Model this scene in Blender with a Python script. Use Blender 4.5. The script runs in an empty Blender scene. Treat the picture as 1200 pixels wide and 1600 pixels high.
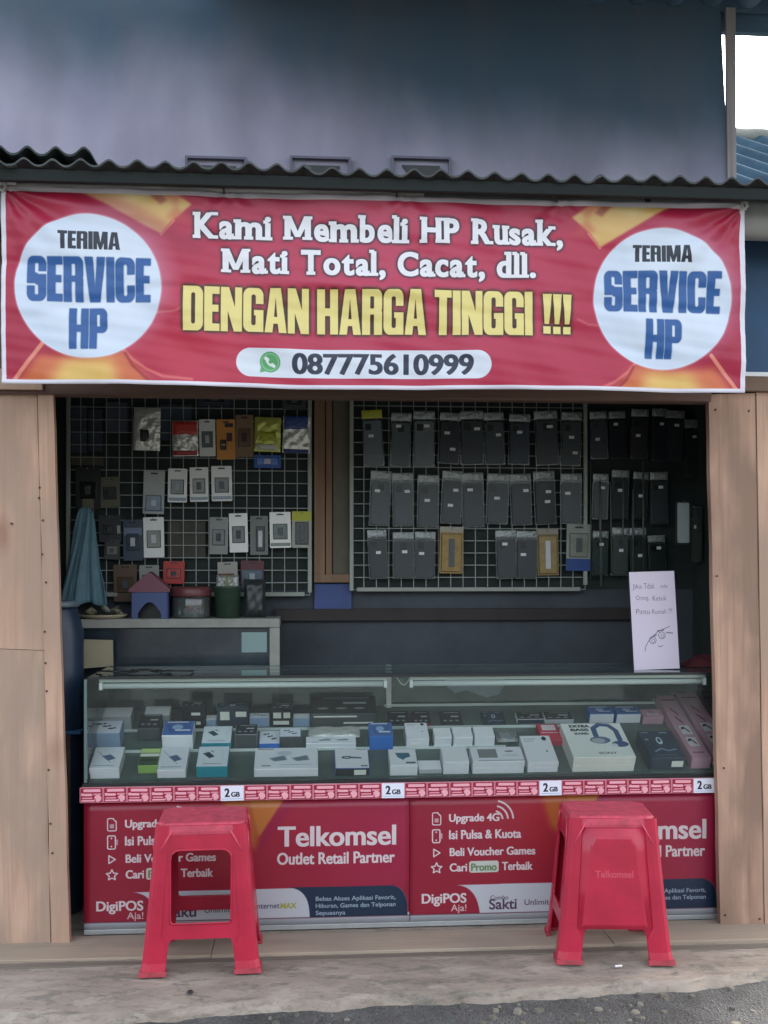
import bpy, bmesh, math, random
import numpy as np
from mathutils import Vector, Matrix

# ------------------------------------------------------------------ camera, sky, sun, exposure
F, PSI, CAMY, CAMZ, HOR = 1660.0, math.radians(4.27), -3.6, 1.265, 880.0
sc = bpy.context.scene
cd = bpy.data.cameras.new("camera"); cam = bpy.data.objects.new("camera", cd)
sc.collection.objects.link(cam); sc.camera = cam
cd.sensor_fit = 'VERTICAL'; cd.sensor_height = 36.0; cd.lens = F / 1600 * 36
cd.shift_y = 0.05; cd.clip_start = 0.05; cd.clip_end = 3000
cam.location = (0, CAMY, CAMZ); cam.rotation_euler = (math.pi / 2, 0, -PSI)

SUN_EL, SUN_AZ = math.radians(38), math.radians(40)      # azimuth measured from +Y towards +X
w = bpy.data.worlds.new("World"); sc.world = w; w.use_nodes = True
nt = w.node_tree; nt.nodes.clear()
sky = nt.nodes.new('ShaderNodeTexSky'); sky.sky_type = 'NISHITA'; sky.sun_disc = False
sky.sun_elevation = SUN_EL; sky.sun_rotation = SUN_AZ; sky.air_density = 1.0; sky.dust_density = 6.0; sky.ozone_density = 1.0
bg = nt.nodes.new('ShaderNodeBackground'); bg.inputs['Strength'].default_value = 0.15
wo = nt.nodes.new('ShaderNodeOutputWorld')
hs_ = nt.nodes.new('ShaderNodeHueSaturation'); hs_.inputs['Saturation'].default_value = .42      # overcast: the blue is mostly washed out
nt.links.new(sky.outputs[0], hs_.inputs['Color']); nt.links.new(hs_.outputs[0], bg.inputs[0]); nt.links.new(bg.outputs[0], wo.inputs[0])
sd = bpy.data.lights.new("sun", 'SUN'); sd.energy = 0.7; sd.angle = math.radians(22); sd.color = (1, .95, .9)
sun = bpy.data.objects.new("sun", sd); sc.collection.objects.link(sun)
v = Vector((math.sin(SUN_AZ) * math.cos(SUN_EL), math.cos(SUN_AZ) * math.cos(SUN_EL), math.sin(SUN_EL)))
sun.rotation_euler = v.to_track_quat('Z', 'Y').to_euler()
sc.view_settings.view_transform = 'Standard'; sc.view_settings.look = 'None'
sc.view_settings.gamma = 1; sc.view_settings.use_curve_mapping = False
sc.view_settings.exposure = 2.45
try:
    sc.cycles.max_bounces = 10; sc.cycles.transparent_max_bounces = 24
    sc.cycles.caustics_reflective = False; sc.cycles.caustics_refractive = False
    sc.cycles.use_denoising = True
except Exception: pass

random.seed(7); rnd = random.random
def U(a, b): return a + (b - a) * rnd()

# ------------------------------------------------------------------ placing: where a sight line meets a facade-parallel plane
def at(px, py, Y):
    a = PSI + math.atan((px - 600) / F); D = Y - CAMY
    X = D * math.tan(a); dep = X * math.sin(PSI) + D * math.cos(PSI)
    return Vector((X, Y, CAMZ + (HOR - py) * dep / F))
def proj(p):
    dx, dy = p[0], p[1] - CAMY
    dep = dx * math.sin(PSI) + dy * math.cos(PSI); r = dx * math.cos(PSI) - dy * math.sin(PSI)
    return 600 + F * r / dep, HOR - (p[2] - CAMZ) * F / dep
def ground(px, py, z=0):
    dep = (CAMZ - z) * F / (py - HOR); r = (px - 600) * dep / F
    return Vector((dep * math.sin(PSI) + r * math.cos(PSI), CAMY + dep * math.cos(PSI) - r * math.sin(PSI), z))

# ------------------------------------------------------------------ materials
def srgb(r, g, b):
    def c(u):
        u /= 255.0
        return u / 12.92 if u <= .04045 else ((u + .055) / 1.055) ** 2.4
    return (c(r), c(g), c(b))
MATS = {}
def mat(name, col, rough=.55, metal=0, var=0.0, vscale=6, bump=0.0, bscale=60, spec=.5, alpha=1, coat=0, dist=.002, var2=None):
    if name in MATS: return MATS[name]
    m = bpy.data.materials.new(name); m.use_nodes = True; n = m.node_tree; b = n.nodes['Principled BSDF']
    b.inputs['Roughness'].default_value = rough; b.inputs['Metallic'].default_value = metal
    b.inputs['Specular IOR Level'].default_value = spec; b.inputs['Coat Weight'].default_value = coat
    b.inputs['Base Color'].default_value = (*col, 1)
    tc = n.nodes.new('ShaderNodeTexCoord')
    if var > 0 or var2:
        ns = n.nodes.new('ShaderNodeTexNoise'); ns.inputs['Scale'].default_value = vscale; ns.inputs['Detail'].default_value = 6
        ns.inputs['Roughness'].default_value = .65
        n.links.new(tc.outputs['Object'], ns.inputs['Vector'])
        cr = n.nodes.new('ShaderNodeValToRGB'); cr.color_ramp.elements[0].position = .3; cr.color_ramp.elements[1].position = .72
        lo = var2 if var2 else tuple(c * (1 - var) for c in col)
        cr.color_ramp.elements[0].color = (*lo, 1); cr.color_ramp.elements[1].color = (*[min(1, c * (1 + var * .5)) for c in col], 1)
        n.links.new(ns.outputs['Fac'], cr.inputs[0]); n.links.new(cr.outputs[0], b.inputs['Base Color'])
    if bump > 0:
        nb = n.nodes.new('ShaderNodeTexNoise'); nb.inputs['Scale'].default_value = bscale; nb.inputs['Detail'].default_value = 5
        n.links.new(tc.outputs['Object'], nb.inputs['Vector'])
        bp = n.nodes.new('ShaderNodeBump'); bp.inputs['Strength'].default_value = bump; bp.inputs['Distance'].default_value = dist
        n.links.new(nb.outputs['Fac'], bp.inputs['Height']); n.links.new(bp.outputs[0], b.inputs['Normal'])
    MATS[name] = m; return m

def glass(name, tint, refl=.12, milk=0.0, rough=.02, milkcol=(.5, .6, .58)):
    """thin sheet: a tinted see-through layer, a Fresnel mirror and a little dust"""
    if name in MATS: return MATS[name]
    m = bpy.data.materials.new(name); m.use_nodes = True; n = m.node_tree; n.nodes.clear()
    o = n.nodes.new('ShaderNodeOutputMaterial'); t = n.nodes.new('ShaderNodeBsdfTransparent'); t.inputs[0].default_value = (*tint, 1)
    g = n.nodes.new('ShaderNodeBsdfGlossy'); g.inputs['Roughness'].default_value = rough; g.inputs[0].default_value = (.9, .95, .95, 1)
    lw = n.nodes.new('ShaderNodeFresnel'); lw.inputs[0].default_value = 1.3 + refl
    d = n.nodes.new('ShaderNodeBsdfDiffuse'); d.inputs[0].default_value = (*milkcol, 1)
    m1 = n.nodes.new('ShaderNodeMixShader'); m2 = n.nodes.new('ShaderNodeMixShader')
    ns = n.nodes.new('ShaderNodeTexNoise'); ns.inputs['Scale'].default_value = 5; mu = n.nodes.new('ShaderNodeMath'); mu.operation = 'MULTIPLY'
    tc = n.nodes.new('ShaderNodeTexCoord'); n.links.new(tc.outputs['Object'], ns.inputs['Vector'])
    n.links.new(ns.outputs['Fac'], mu.inputs[0]); mu.inputs[1].default_value = milk * 2
    n.links.new(mu.outputs[0], m1.inputs[0]); n.links.new(t.outputs[0], m1.inputs[1]); n.links.new(d.outputs[0], m1.inputs[2])
    n.links.new(lw.outputs[0], m2.inputs[0]); n.links.new(m1.outputs[0], m2.inputs[1]); n.links.new(g.outputs[0], m2.inputs[2])
    n.links.new(m2.outputs[0], o.inputs[0]); MATS[name] = m; return m

def wood(name, base, dark, seed=0.0, axis='Z', weather=None, knots=.5, rough=.75, plankw=.115):
    if name in MATS: return MATS[name]
    m = bpy.data.materials.new(name); m.use_nodes = True; n = m.node_tree; b = n.nodes['Principled BSDF']; L = n.links.new
    b.inputs['Roughness'].default_value = rough; b.inputs['Specular IOR Level'].default_value = .25
    tc = n.nodes.new('ShaderNodeTexCoord'); mp = n.nodes.new('ShaderNodeMapping'); mp.inputs['Location'].default_value = (seed, seed * 1.7, seed * .6)
    s = (22, 22, 1.3) if axis == 'Z' else (1.3, 22, 22); mp.inputs['Scale'].default_value = s
    L(tc.outputs['Object'], mp.inputs['Vector'])
    n1 = n.nodes.new('ShaderNodeTexNoise'); n1.inputs['Scale'].default_value = 1; n1.inputs['Detail'].default_value = 6; n1.inputs['Distortion'].default_value = 1.2
    L(mp.outputs[0], n1.inputs['Vector'])
    cr = n.nodes.new('ShaderNodeValToRGB'); cr.color_ramp.elements[0].position = .3; cr.color_ramp.elements[1].position = .68
    cr.color_ramp.elements[0].color = (*dark, 1); cr.color_ramp.elements[1].color = (*base, 1); L(n1.outputs['Fac'], cr.inputs[0])
    mf = n.nodes.new('ShaderNodeMapping'); mf.inputs['Scale'].default_value = (140, 140, 2.4) if axis == 'Z' else (2.4, 140, 140); L(tc.outputs['Object'], mf.inputs['Vector'])
    nf = n.nodes.new('ShaderNodeTexNoise'); nf.inputs['Scale'].default_value = 1; nf.inputs['Detail'].default_value = 4; L(mf.outputs[0], nf.inputs['Vector'])
    rf_ = n.nodes.new('ShaderNodeMapRange'); rf_.inputs[1].default_value = .5; rf_.inputs[2].default_value = .8; rf_.inputs[4].default_value = .32; L(nf.outputs['Fac'], rf_.inputs[0])
    mg = n.nodes.new('ShaderNodeMix'); mg.data_type = 'RGBA'; L(rf_.outputs[0], mg.inputs[0]); L(cr.outputs[0], mg.inputs[6]); mg.inputs[7].default_value = (dark[0] * .55, dark[1] * .5, dark[2] * .45, 1)
    # broad weathering
    n2 = n.nodes.new('ShaderNodeTexNoise'); n2.inputs['Scale'].default_value = 3.2; n2.inputs['Detail'].default_value = 5
    mp2 = n.nodes.new('ShaderNodeMapping'); mp2.inputs['Location'].default_value = (seed * 3, 4, seed)
    mp2.inputs['Scale'].default_value = (1.8, 1, .7) if axis == 'Z' else (.7, 1, 1.8)
    L(tc.outputs['Object'], mp2.inputs['Vector']); L(mp2.outputs[0], n2.inputs['Vector'])
    c2 = n.nodes.new('ShaderNodeValToRGB'); c2.color_ramp.elements[0].position = .42; c2.color_ramp.elements[1].position = .62
    L(n2.outputs['Fac'], c2.inputs[0])
    mx = n.nodes.new('ShaderNodeMix'); mx.data_type = 'RGBA'; wv = weather or tuple(c * .72 for c in base)
    L(c2.outputs[0], mx.inputs[0]); mx.inputs[6].default_value = (*wv, 1); L(mg.outputs[2], mx.inputs[7])
    mxa = n.nodes.new('ShaderNodeMix'); mxa.data_type = 'RGBA'; mxa.inputs[0].default_value = .8
    L(mg.outputs[2], mxa.inputs[6]); L(mx.outputs[2], mxa.inputs[7])
    # knots: sparse dark spots, stretched along the grain
    mp3 = n.nodes.new('ShaderNodeMapping'); mp3.inputs['Scale'].default_value = (5, 5, 2.6) if axis == 'Z' else (2.6, 5, 5); mp3.inputs['Location'].default_value = (seed * 2.3, seed, seed * 5)
    L(tc.outputs['Object'], mp3.inputs['Vector'])
    vo = n.nodes.new('ShaderNodeTexVoronoi'); vo.inputs['Scale'].default_value = 1; L(mp3.outputs[0], vo.inputs['Vector'])
    ck = n.nodes.new('ShaderNodeValToRGB'); ck.color_ramp.elements[0].position = .06; ck.color_ramp.elements[1].position = .22
    ck.color_ramp.elements[0].color = (knots,) * 3 + (1,); ck.color_ramp.elements[1].color = (0, 0, 0, 1)
    L(vo.outputs['Distance'], ck.inputs[0])
    mk = n.nodes.new('ShaderNodeMix'); mk.data_type = 'RGBA'; L(ck.outputs[0], mk.inputs[0]); L(mxa.outputs[2], mk.inputs[6])
    mk.inputs[7].default_value = (dark[0] * .55, dark[1] * .4, dark[2] * .35, 1)
    L(mk.outputs[2], b.inputs['Base Color'])
    bp = n.nodes.new('ShaderNodeBump'); bp.inputs['Strength'].default_value = .35; bp.inputs['Distance'].default_value = .002
    L(n1.outputs['Fac'], bp.inputs['Height']); L(bp.outputs[0], b.inputs['Normal'])
    MATS[name] = m; return m

def imgmat(name, img, rough=.45, coat=0, spec=.4, bump=0.0):
    m = bpy.data.materials.new(name); m.use_nodes = True; n = m.node_tree; b = n.nodes['Principled BSDF']
    b.inputs['Roughness'].default_value = rough; b.inputs['Specular IOR Level'].default_value = spec; b.inputs['Coat Weight'].default_value = coat
    t = n.nodes.new('ShaderNodeTexImage'); t.image = img; t.extension = 'EXTEND'; t.interpolation = 'Linear'
    n.links.new(t.outputs[0], b.inputs['Base Color'])
    if bump > 0:
        tc = n.nodes.new('ShaderNodeTexCoord'); nb = n.nodes.new('ShaderNodeTexNoise'); nb.inputs['Scale'].default_value = 14; nb.inputs['Detail'].default_value = 3
        n.links.new(tc.outputs['Object'], nb.inputs['Vector'])
        bp = n.nodes.new('ShaderNodeBump'); bp.inputs['Strength'].default_value = bump; bp.inputs['Distance'].default_value = .01
        n.links.new(nb.outputs['Fac'], bp.inputs['Height']); n.links.new(bp.outputs[0], b.inputs['Normal'])
    MATS[name] = m; return m

# ------------------------------------------------------------------ mesh builder
class MB:
    def __init__(s): s.v = []; s.f = []; s.mi = []; s.uv = {}
    def quad(s, a, b, c, d, mi=0, uv=None):
        k = len(s.v); s.v += [tuple(a), tuple(b), tuple(c), tuple(d)]; s.f.append((k, k + 1, k + 2, k + 3)); s.mi.append(mi)
        if uv: s.uv[len(s.f) - 1] = uv
    def poly(s, pts, mi=0, uv=None):
        k = len(s.v); s.v += [tuple(p) for p in pts]; s.f.append(tuple(range(k, k + len(pts)))); s.mi.append(mi)
        if uv: s.uv[len(s.f) - 1] = uv
    def box(s, x0, x1, y0, y1, z0, z1, mi=0):
        s.bevbox(x0, x1, y0, y1, z0, z1, 0, mi)
    def bevbox(s, x0, x1, y0, y1, z0, z1, r=.001, mi=0, top_mi=None, front_mi=None, top_uv=None, M=None):
        if x1 < x0: x0, x1 = x1, x0
        if r <= 0:
            P = [Vector((x, y, z)) for z in (z0, z1) for y in (y0, y1) for x in (x0, x1)]
            if M: P = [M @ p for p in P]
            k = len(s.v); s.v += [tuple(p) for p in P]
            fs = [(0, 2, 3, 1), (4, 5, 7, 6), (0, 1, 5, 4), (2, 6, 7, 3), (0, 4, 6, 2), (1, 3, 7, 5)]
            for i, f in enumerate(fs):
                s.f.append(tuple(k + j for j in f)); s.mi.append(top_mi if (i == 1 and top_mi is not None) else front_mi if (i == 2 and front_mi is not None) else mi)
                if i == 1 and top_uv:
                    u0, v0, u1, v1 = top_uv; s.uv[len(s.f) - 1] = [(u0, v0), (u1, v0), (u1, v1), (u0, v1)]
            return
        X = (x0, x1); Y = (y0, y1); Z = (z0, z1); k = len(s.v); idx = {}
        for a in (0, 1):
            for b in (0, 1):
                for c in (0, 1):
                    sx, sy, sz = (1, -1)[a], (1, -1)[b], (1, -1)[c]
                    for ax in range(3):
                        p = [X[a] + sx * r, Y[b] + sy * r, Z[c] + sz * r]; p[ax] = (X[a], Y[b], Z[c])[ax]
                        q = Vector(p); q = M @ q if M else q
                        idx[(a, b, c, ax)] = len(s.v); s.v.append(tuple(q))
        def F_(l, m_, uv=None):
            s.f.append(tuple(l)); s.mi.append(m_)
            if uv: s.uv[len(s.f) - 1] = uv
        T = mi if top_mi is None else top_mi; Fr = mi if front_mi is None else front_mi
        g = lambda a, b, c, ax: idx[(a, b, c, ax)]
        F_([g(0, 0, 1, 2), g(1, 0, 1, 2), g(1, 1, 1, 2), g(0, 1, 1, 2)], T, None if not top_uv else [(top_uv[0], top_uv[1]), (top_uv[2], top_uv[1]), (top_uv[2], top_uv[3]), (top_uv[0], top_uv[3])])
        F_([g(0, 0, 0, 2), g(0, 1, 0, 2), g(1, 1, 0, 2), g(1, 0, 0, 2)], mi)
        F_([g(0, 0, 0, 1), g(1, 0, 0, 1), g(1, 0, 1, 1), g(0, 0, 1, 1)], Fr)
        F_([g(0, 1, 0, 1), g(0, 1, 1, 1), g(1, 1, 1, 1), g(1, 1, 0, 1)], mi)
        F_([g(0, 0, 0, 0), g(0, 0, 1, 0), g(0, 1, 1, 0), g(0, 1, 0, 0)], mi)
        F_([g(1, 0, 0, 0), g(1, 1, 0, 0), g(1, 1, 1, 0), g(1, 0, 1, 0)], mi)
        for b in (0, 1):
            for c in (0, 1):
                q = [g(0, b, c, 1), g(1, b, c, 1), g(1, b, c, 2), g(0, b, c, 2)]; F_(q if (b == 0) == (c == 1) else q[::-1], mi)
        for a in (0, 1):
            for c in (0, 1):
                q = [g(a, 0, c, 0), g(a, 1, c, 0), g(a, 1, c, 2), g(a, 0, c, 2)]; F_(q[::-1] if (a == 0) == (c == 1) else q, mi)
        for a in (0, 1):
            for b in (0, 1):
                q = [g(a, b, 0, 0), g(a, b, 1, 0), g(a, b, 1, 1), g(a, b, 0, 1)]; F_(q if (a == 0) == (b == 0) else q[::-1], mi)
        for a in (0, 1):
            for b in (0, 1):
                for c in (0, 1):
                    q = [g(a, b, c, 0), g(a, b, c, 1), g(a, b, c, 2)]; F_(q if (a + b + c) % 2 == 0 else q[::-1], mi)
    def prism(s, pts, y0, y1, mi=0, front_mi=None):
        """pts: (x,z) counter-clockwise seen from -Y"""
        n = len(pts); s.poly([(x, y0, z) for x, z in pts], mi if front_mi is None else front_mi)
        s.poly([(x, y1, z) for x, z in reversed(pts)], mi)
        for i in range(n):
            (xa, za), (xb, zb) = pts[i], pts[(i + 1) % n]
            s.quad((xa, y0, za), (xa, y1, za), (xb, y1, zb), (xb, y0, zb), mi)
    def tube(s, pts, r, seg=8, mi=0, cap=True):
        pts = [Vector(p) for p in pts]; rings = []
        up = Vector((0, 0, 1))
        for i, p in enumerate(pts):
            d = (pts[min(i + 1, len(pts) - 1)] - pts[max(i - 1, 0)]).normalized()
            a = d.cross(up if abs(d.z) < .9 else Vector((1, 0, 0))).normalized(); b = a.cross(d).normalized()
            rr = r[i] if isinstance(r, (list, tuple)) else r
            k = len(s.v); s.v += [tuple(p + (a * math.cos(2 * math.pi * j / seg) + b * math.sin(2 * math.pi * j / seg)) * rr) for j in range(seg)]; rings.append(k)
        for k0, k1 in zip(rings, rings[1:]):
            for j in range(seg):
                s.f.append((k0 + j, k0 + (j + 1) % seg, k1 + (j + 1) % seg, k1 + j)); s.mi.append(mi)
        if cap:
            s.f.append(tuple(rings[0] + j for j in range(seg))[::-1]); s.mi.append(mi)
            s.f.append(tuple(rings[-1] + j for j in range(seg))); s.mi.append(mi)
    def lathe(s, prof, seg=24, c=(0, 0, 0), mi=0):
        rings = []
        for r, z in prof:
            rings.append(len(s.v)); s.v += [(c[0] + r * math.cos(2 * math.pi * j / seg), c[1] + r * math.sin(2 * math.pi * j / seg), c[2] + z) for j in range(seg)]
        for k0, k1 in zip(rings, rings[1:]):
            for j in range(seg):
                s.f.append((k0 + j, k0 + (j + 1) % seg, k1 + (j + 1) % seg, k1 + j)); s.mi.append(mi)
        s.f.append(tuple(rings[0] + j for j in range(seg))[::-1]); s.mi.append(mi)
        s.f.append(tuple(rings[-1] + j for j in range(seg))); s.mi.append(mi)
    def grid(s, fn, nu, nv, mi=0, uv=True):
        k = len(s.v)
        for j in range(nv + 1):
            for i in range(nu + 1): s.v.append(tuple(fn(i / nu, j / nv)))
        for j in range(nv):
            for i in range(nu):
                a = k + j * (nu + 1) + i; s.f.append((a, a + 1, a + nu + 2, a + nu + 1)); s.mi.append(mi)
                if uv: s.uv[len(s.f) - 1] = [(i / nu, j / nv), ((i + 1) / nu, j / nv), ((i + 1) / nu, (j + 1) / nv), (i / nu, (j + 1) / nv)]
    def mesh(s, name, mats):
        me = bpy.data.meshes.new(name); me.from_pydata(s.v, [], s.f)
        for m in (mats if isinstance(mats, (list, tuple)) else [mats]): me.materials.append(m)
        me.polygons.foreach_set('material_index', s.mi)
        if s.uv:
            uvl = me.uv_layers.new(name='UVMap')
            for fi, uvs in s.uv.items():
                for li, c in zip(me.polygons[fi].loop_indices, uvs): uvl.data[li].uv = c
        me.update(); return me
    def build(s, name, mats, parent=None, smooth=False, loc=None):
        return link(name, s.mesh(name, mats), parent, smooth, loc)
def link(name, me, parent=None, smooth=False, loc=None):
    o = bpy.data.objects.new(name, me); sc.collection.objects.link(o)
    if parent: o.parent = parent
    if loc is not None: o.location = loc
    if smooth: me.polygons.foreach_set('use_smooth', [True] * len(me.polygons))
    return o
def tag(o, label=None, cat=None, group=None, kind=None):
    if label: o['label'] = label
    if cat: o['category'] = cat
    if group: o['group'] = group
    if kind: o['kind'] = kind
    return o
def empty(name, loc, label, cat, group=None, rot=(0, 0, 0)):
    o = bpy.data.objects.new(name, None); sc.collection.objects.link(o); o.location = loc; o.rotation_euler = rot
    o.empty_display_size = .05; return tag(o, label, cat, group)
def copy_tree(o, parent=None):
    c = o.copy(); sc.collection.objects.link(c); c.parent = parent
    for ch in list(o.children): copy_tree(ch, c)
    return c
def rrect(w, h, r, n=4, cx=0, cy=0):
    out = []
    for (sx, sy, a0) in ((1, -1, -90), (1, 1, 0), (-1, 1, 90), (-1, -1, 180)):
        for i in range(n + 1):
            a = math.radians(a0 + 90 * i / n); out.append((cx + sx * (w / 2 - r) + r * math.cos(a), cy + sy * (h / 2 - r) + r * math.sin(a)))
    return out

# ------------------------------------------------------------------ canvas for flat print
_tc = {}
def text_tris(s, off=0.0):
    key = (s, off)
    if key not in _tc:
        cu = bpy.data.curves.new('t', 'FONT'); cu.body = s; cu.offset = off; cu.resolution_u = 6
        ob = bpy.data.objects.new('t', cu); sc.collection.objects.link(ob)
        bpy.context.view_layer.update()
        me = ob.evaluated_get(bpy.context.evaluated_depsgraph_get()).to_mesh(); me.calc_loop_triangles()
        co = np.array([v.co[:2] for v in me.vertices]).reshape(-1, 2)
        tr = [co[list(t.vertices)] for t in me.loop_triangles]
        bpy.data.objects.remove(ob); bpy.data.curves.remove(cu); _tc[key] = tr
    return _tc[key]
SLAB = {'K': 'bl br tl tr', 'M': 'bl br tl tr', 'H': 'bl br tl tr', 'P': 'bl tl', 'R': 'bl br tl', 'T': 'bc', 'm': 'bl bc br xl', 'i': 'bc xL',
        'l': 'bc tL', 'b': 'tl', 'k': 'bl br tl xr', 'u': 'xl xr br', 'd': 'td br', 'a': 'br'}
def slab_tris(s, gap=.075, off=.030):
    x = 0; out = []; cap = .70; xh = .53; t = .10; e = .055
    for ch in s:
        if ch == ' ': x += .36; continue
        if ch == 'M':
            V_ = lambda l: np.array(l, float)
            for l in ([(0, 0), (.17, 0), (.17, cap), (0, cap)], [(.67, 0), (.84, 0), (.84, cap), (.67, cap)], [(0, cap), (.19, cap), (.49, .08), (.35, .08)], [(.84, cap), (.65, cap), (.35, .08), (.49, .08)],
                      [(-.05, 0), (.25, 0), (.25, .09), (-.05, .09)], [(.59, 0), (.89, 0), (.89, .09), (.59, .09)], [(-.05, cap - .09), (.1, cap - .09), (.1, cap), (-.05, cap)], [(.74, cap - .09), (.89, cap - .09), (.89, cap), (.74, cap)]):
                P = V_(l) + np.array([x, 0]); out += [P[[0, 1, 2]], P[[0, 2, 3]]]
            x += .84 + gap + .06; continue
        tr = text_tris(ch, off); al = np.concatenate(tr); x0, x1 = al[:, 0].min(), al[:, 0].max(); wd = x1 - x0
        kx = {'M': 1.25, 'm': 1.2}.get(ch, 1.0); wd *= kx
        for q in tr: out.append((q - np.array([x0, 0])) * np.array([kx, 1]) + np.array([x, 0]))
        hw = .5 * wd
        for c in SLAB.get(ch, '').split():
            yy = {'b': (-.03, t - .03), 't': (cap + .03 - t, cap + .03), 'x': (xh + .03 - t, xh + .03)}[c[0]]
            if ch in 'lbkd' and c[0] == 't': yy = (yy[0] + .03, yy[1] + .03)
            a, b = {'l': (-e, .15 + e * .3), 'r': (wd - .15 - e * .3, wd + e), 'c': (hw - .08 - e, hw + .08 + e), 'L': (hw - .08 - e, hw), 'd': (wd - .16 - e, wd)}[c[1]]
            a += x; b += x; P = np.array([[a, yy[0]], [b, yy[0]], [b, yy[1]], [a, yy[1]]]); out += [P[[0, 1, 2]], P[[0, 2, 3]]]
        x += wd + gap + (.045 if ch in 'KMHPRTmilkbd' else 0)
    return out
def raster(tris, W, H):
    """tris in pixel units, y down -> bool mask"""
    m = np.zeros((H, W), bool)
    for t in tris:
        x0 = max(0, int(t[:, 0].min())); x1 = min(W, int(t[:, 0].max()) + 2); y0 = max(0, int(t[:, 1].min())); y1 = min(H, int(t[:, 1].max()) + 2)
        if x1 <= x0 or y1 <= y0: continue
        X = np.arange(x0, x1)[None, :] + .5; Y = np.arange(y0, y1)[:, None] + .5
        a, b, c = t; area = (b[0] - a[0]) * (c[1] - a[1]) - (b[1] - a[1]) * (c[0] - a[0])
        if abs(area) < 1e-9: continue
        sg = 1 if area > 0 else -1; ok = True
        for p, q in ((a, b), (b, c), (c, a)):
            ok = ok & (sg * ((q[0] - p[0]) * (Y - p[1]) - (q[1] - p[1]) * (X - p[0])) >= -1e-6)
        m[y0:y1, x0:x1] |= ok
    return m
def blur(a, r):
    for ax in (0, 1):
        for _ in range(2):
            c = np.cumsum(np.concatenate([np.repeat(np.take(a, [0], ax), r + 1, ax), a, np.repeat(np.take(a, [-1], ax), r, ax)], ax), ax)
            n = a.shape[ax]; a = (np.take(c, range(2 * r + 1, 2 * r + 1 + n), ax) - np.take(c, range(0, n), ax)) / (2 * r + 1)
    return a
def IMP(ch):
    r, p, q = [], 'R', 'P'
    G = {'D': (.56, [('+', 0, 0, .56, 1, .18), ('+', 0, 0, .3, 1, 0), ('-', .23, .15, .34, .85, .05)]),
         'E': (.43, [('+', 0, 0, .23, 1, 0), ('+', 0, 0, .43, .17, 0), ('+', 0, .41, .40, .57, 0), ('+', 0, .83, .43, 1, 0)]),
         'N': (.60, [('+', 0, 0, .2, 1, 0), ('+', .40, 0, .60, 1, 0), ('p', [(0, 0), (.23, 0), (.60, 1), (.37, 1)])]),
         'G': (.57, [('+', 0, 0, .57, 1, .18), ('-', .23, .15, .35, .85, .05), ('-', .30, .36, .7, .50, 0), ('+', .30, .50, .57, .63, 0), ('+', .37, .5, .57, 1, 0)]),
         'A': (.62, [('p', [(.16, 0), (.46, 0), (.62, 1), (.40, 1), (.37, .80), (.25, .80), (.22, 1), (0, 1)]), ('m', [(.31, .2), (.355, .64), (.265, .64)])]),
         'H': (.60, [('+', 0, 0, .23, 1, 0), ('+', .37, 0, .60, 1, 0), ('+', 0, .41, .60, .58, 0)]),
         'R': (.58, [('+', 0, 0, .23, 1, 0), ('+', 0, 0, .57, .55, .15), ('+', 0, 0, .3, .5, 0), ('+', .34, .46, .57, 1, .05), ('+', .34, .8, .57, 1, 0), ('-', .23, .15, .34, .42, .03), ('-', .23, .57, .34, 1.1, 0)]),
         'T': (.50, [('+', 0, 0, .50, .17, 0), ('+', .135, 0, .365, 1, 0)]), 'I': (.23, [('+', 0, 0, .23, 1, 0)]),
         '!': (.25, [('p', [(0, 0), (.25, 0), (.19, .75), (.06, .75)]), ('+', .02, .81, .23, 1, 0)]),
         'S': (.55, [('+', 0, 0, .55, 1, .18), ('-', .22, .14, .33, .37, .04), ('-', .3, .33, .7, .40, 0), ('-', .22, .63, .33, .86, .04), ('-', -.1, .60, .25, .66, 0)]),
         'V': (.60, [('p', [(0, 0), (.24, 0), (.30, .68), (.36, 0), (.60, 0), (.45, 1), (.15, 1)])]),
         'C': (.56, [('+', 0, 0, .56, 1, .18), ('-', .23, .15, .34, .85, .05), ('-', .3, .38, .7, .62, 0)]),
         'P': (.55, [('+', 0, 0, .23, 1, 0), ('+', 0, 0, .55, .60, .17), ('+', 0, 0, .3, .6, 0), ('-', .23, .15, .33, .45, .03)]),
         'M': (.76, [('+', 0, 0, .2, 1, 0), ('+', .56, 0, .76, 1, 0), ('p', [(0, 0), (.28, 0), (.44, 1), (.32, 1)]), ('p', [(.48, 0), (.76, 0), (.44, 1), (.32, 1)])])}
    return G[ch]
def impact_mask(st, W, H):
    tot = sum(.20 if c == ' ' else IMP(c)[0] + .032 for c in st) - .032; k = W / tot; m = np.zeros((H, W), bool); x = 0
    Y = ((np.arange(H) + .5) / H)[:, None]
    for c in st:
        if c == ' ': x += .20; continue
        X = ((np.arange(W) + .5) / k - x)[None, :]
        for op in IMP(c)[1]:
            if op[0] in '+-':
                _, x0, y0, x1, y1, r = op; r = max(r, 1e-4); qx = np.abs(X - (x0 + x1) / 2) - (x1 - x0) / 2 + r; qy = np.abs(Y - (y0 + y1) / 2) - (y1 - y0) / 2 + r
                d = np.hypot(np.maximum(qx, 0), np.maximum(qy, 0)) + np.minimum(np.maximum(qx, qy), 0) - r <= 0
            else:
                P = op[1]; d = np.zeros((H, W), bool)
                for (xa, ya), (xb, yb) in zip(P, P[1:] + P[:1]):
                    if ya != yb: d ^= ((ya > Y) != (yb > Y)) & (X < (xb - xa) * (Y - ya) / (yb - ya) + xa)
            inc = (X >= -.01) & (X <= IMP(c)[0] + .01)
            if op[0] in '+p': m |= d & inc
            else: m &= ~(d & inc)
        x += IMP(c)[0] + .032
    return m
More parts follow.
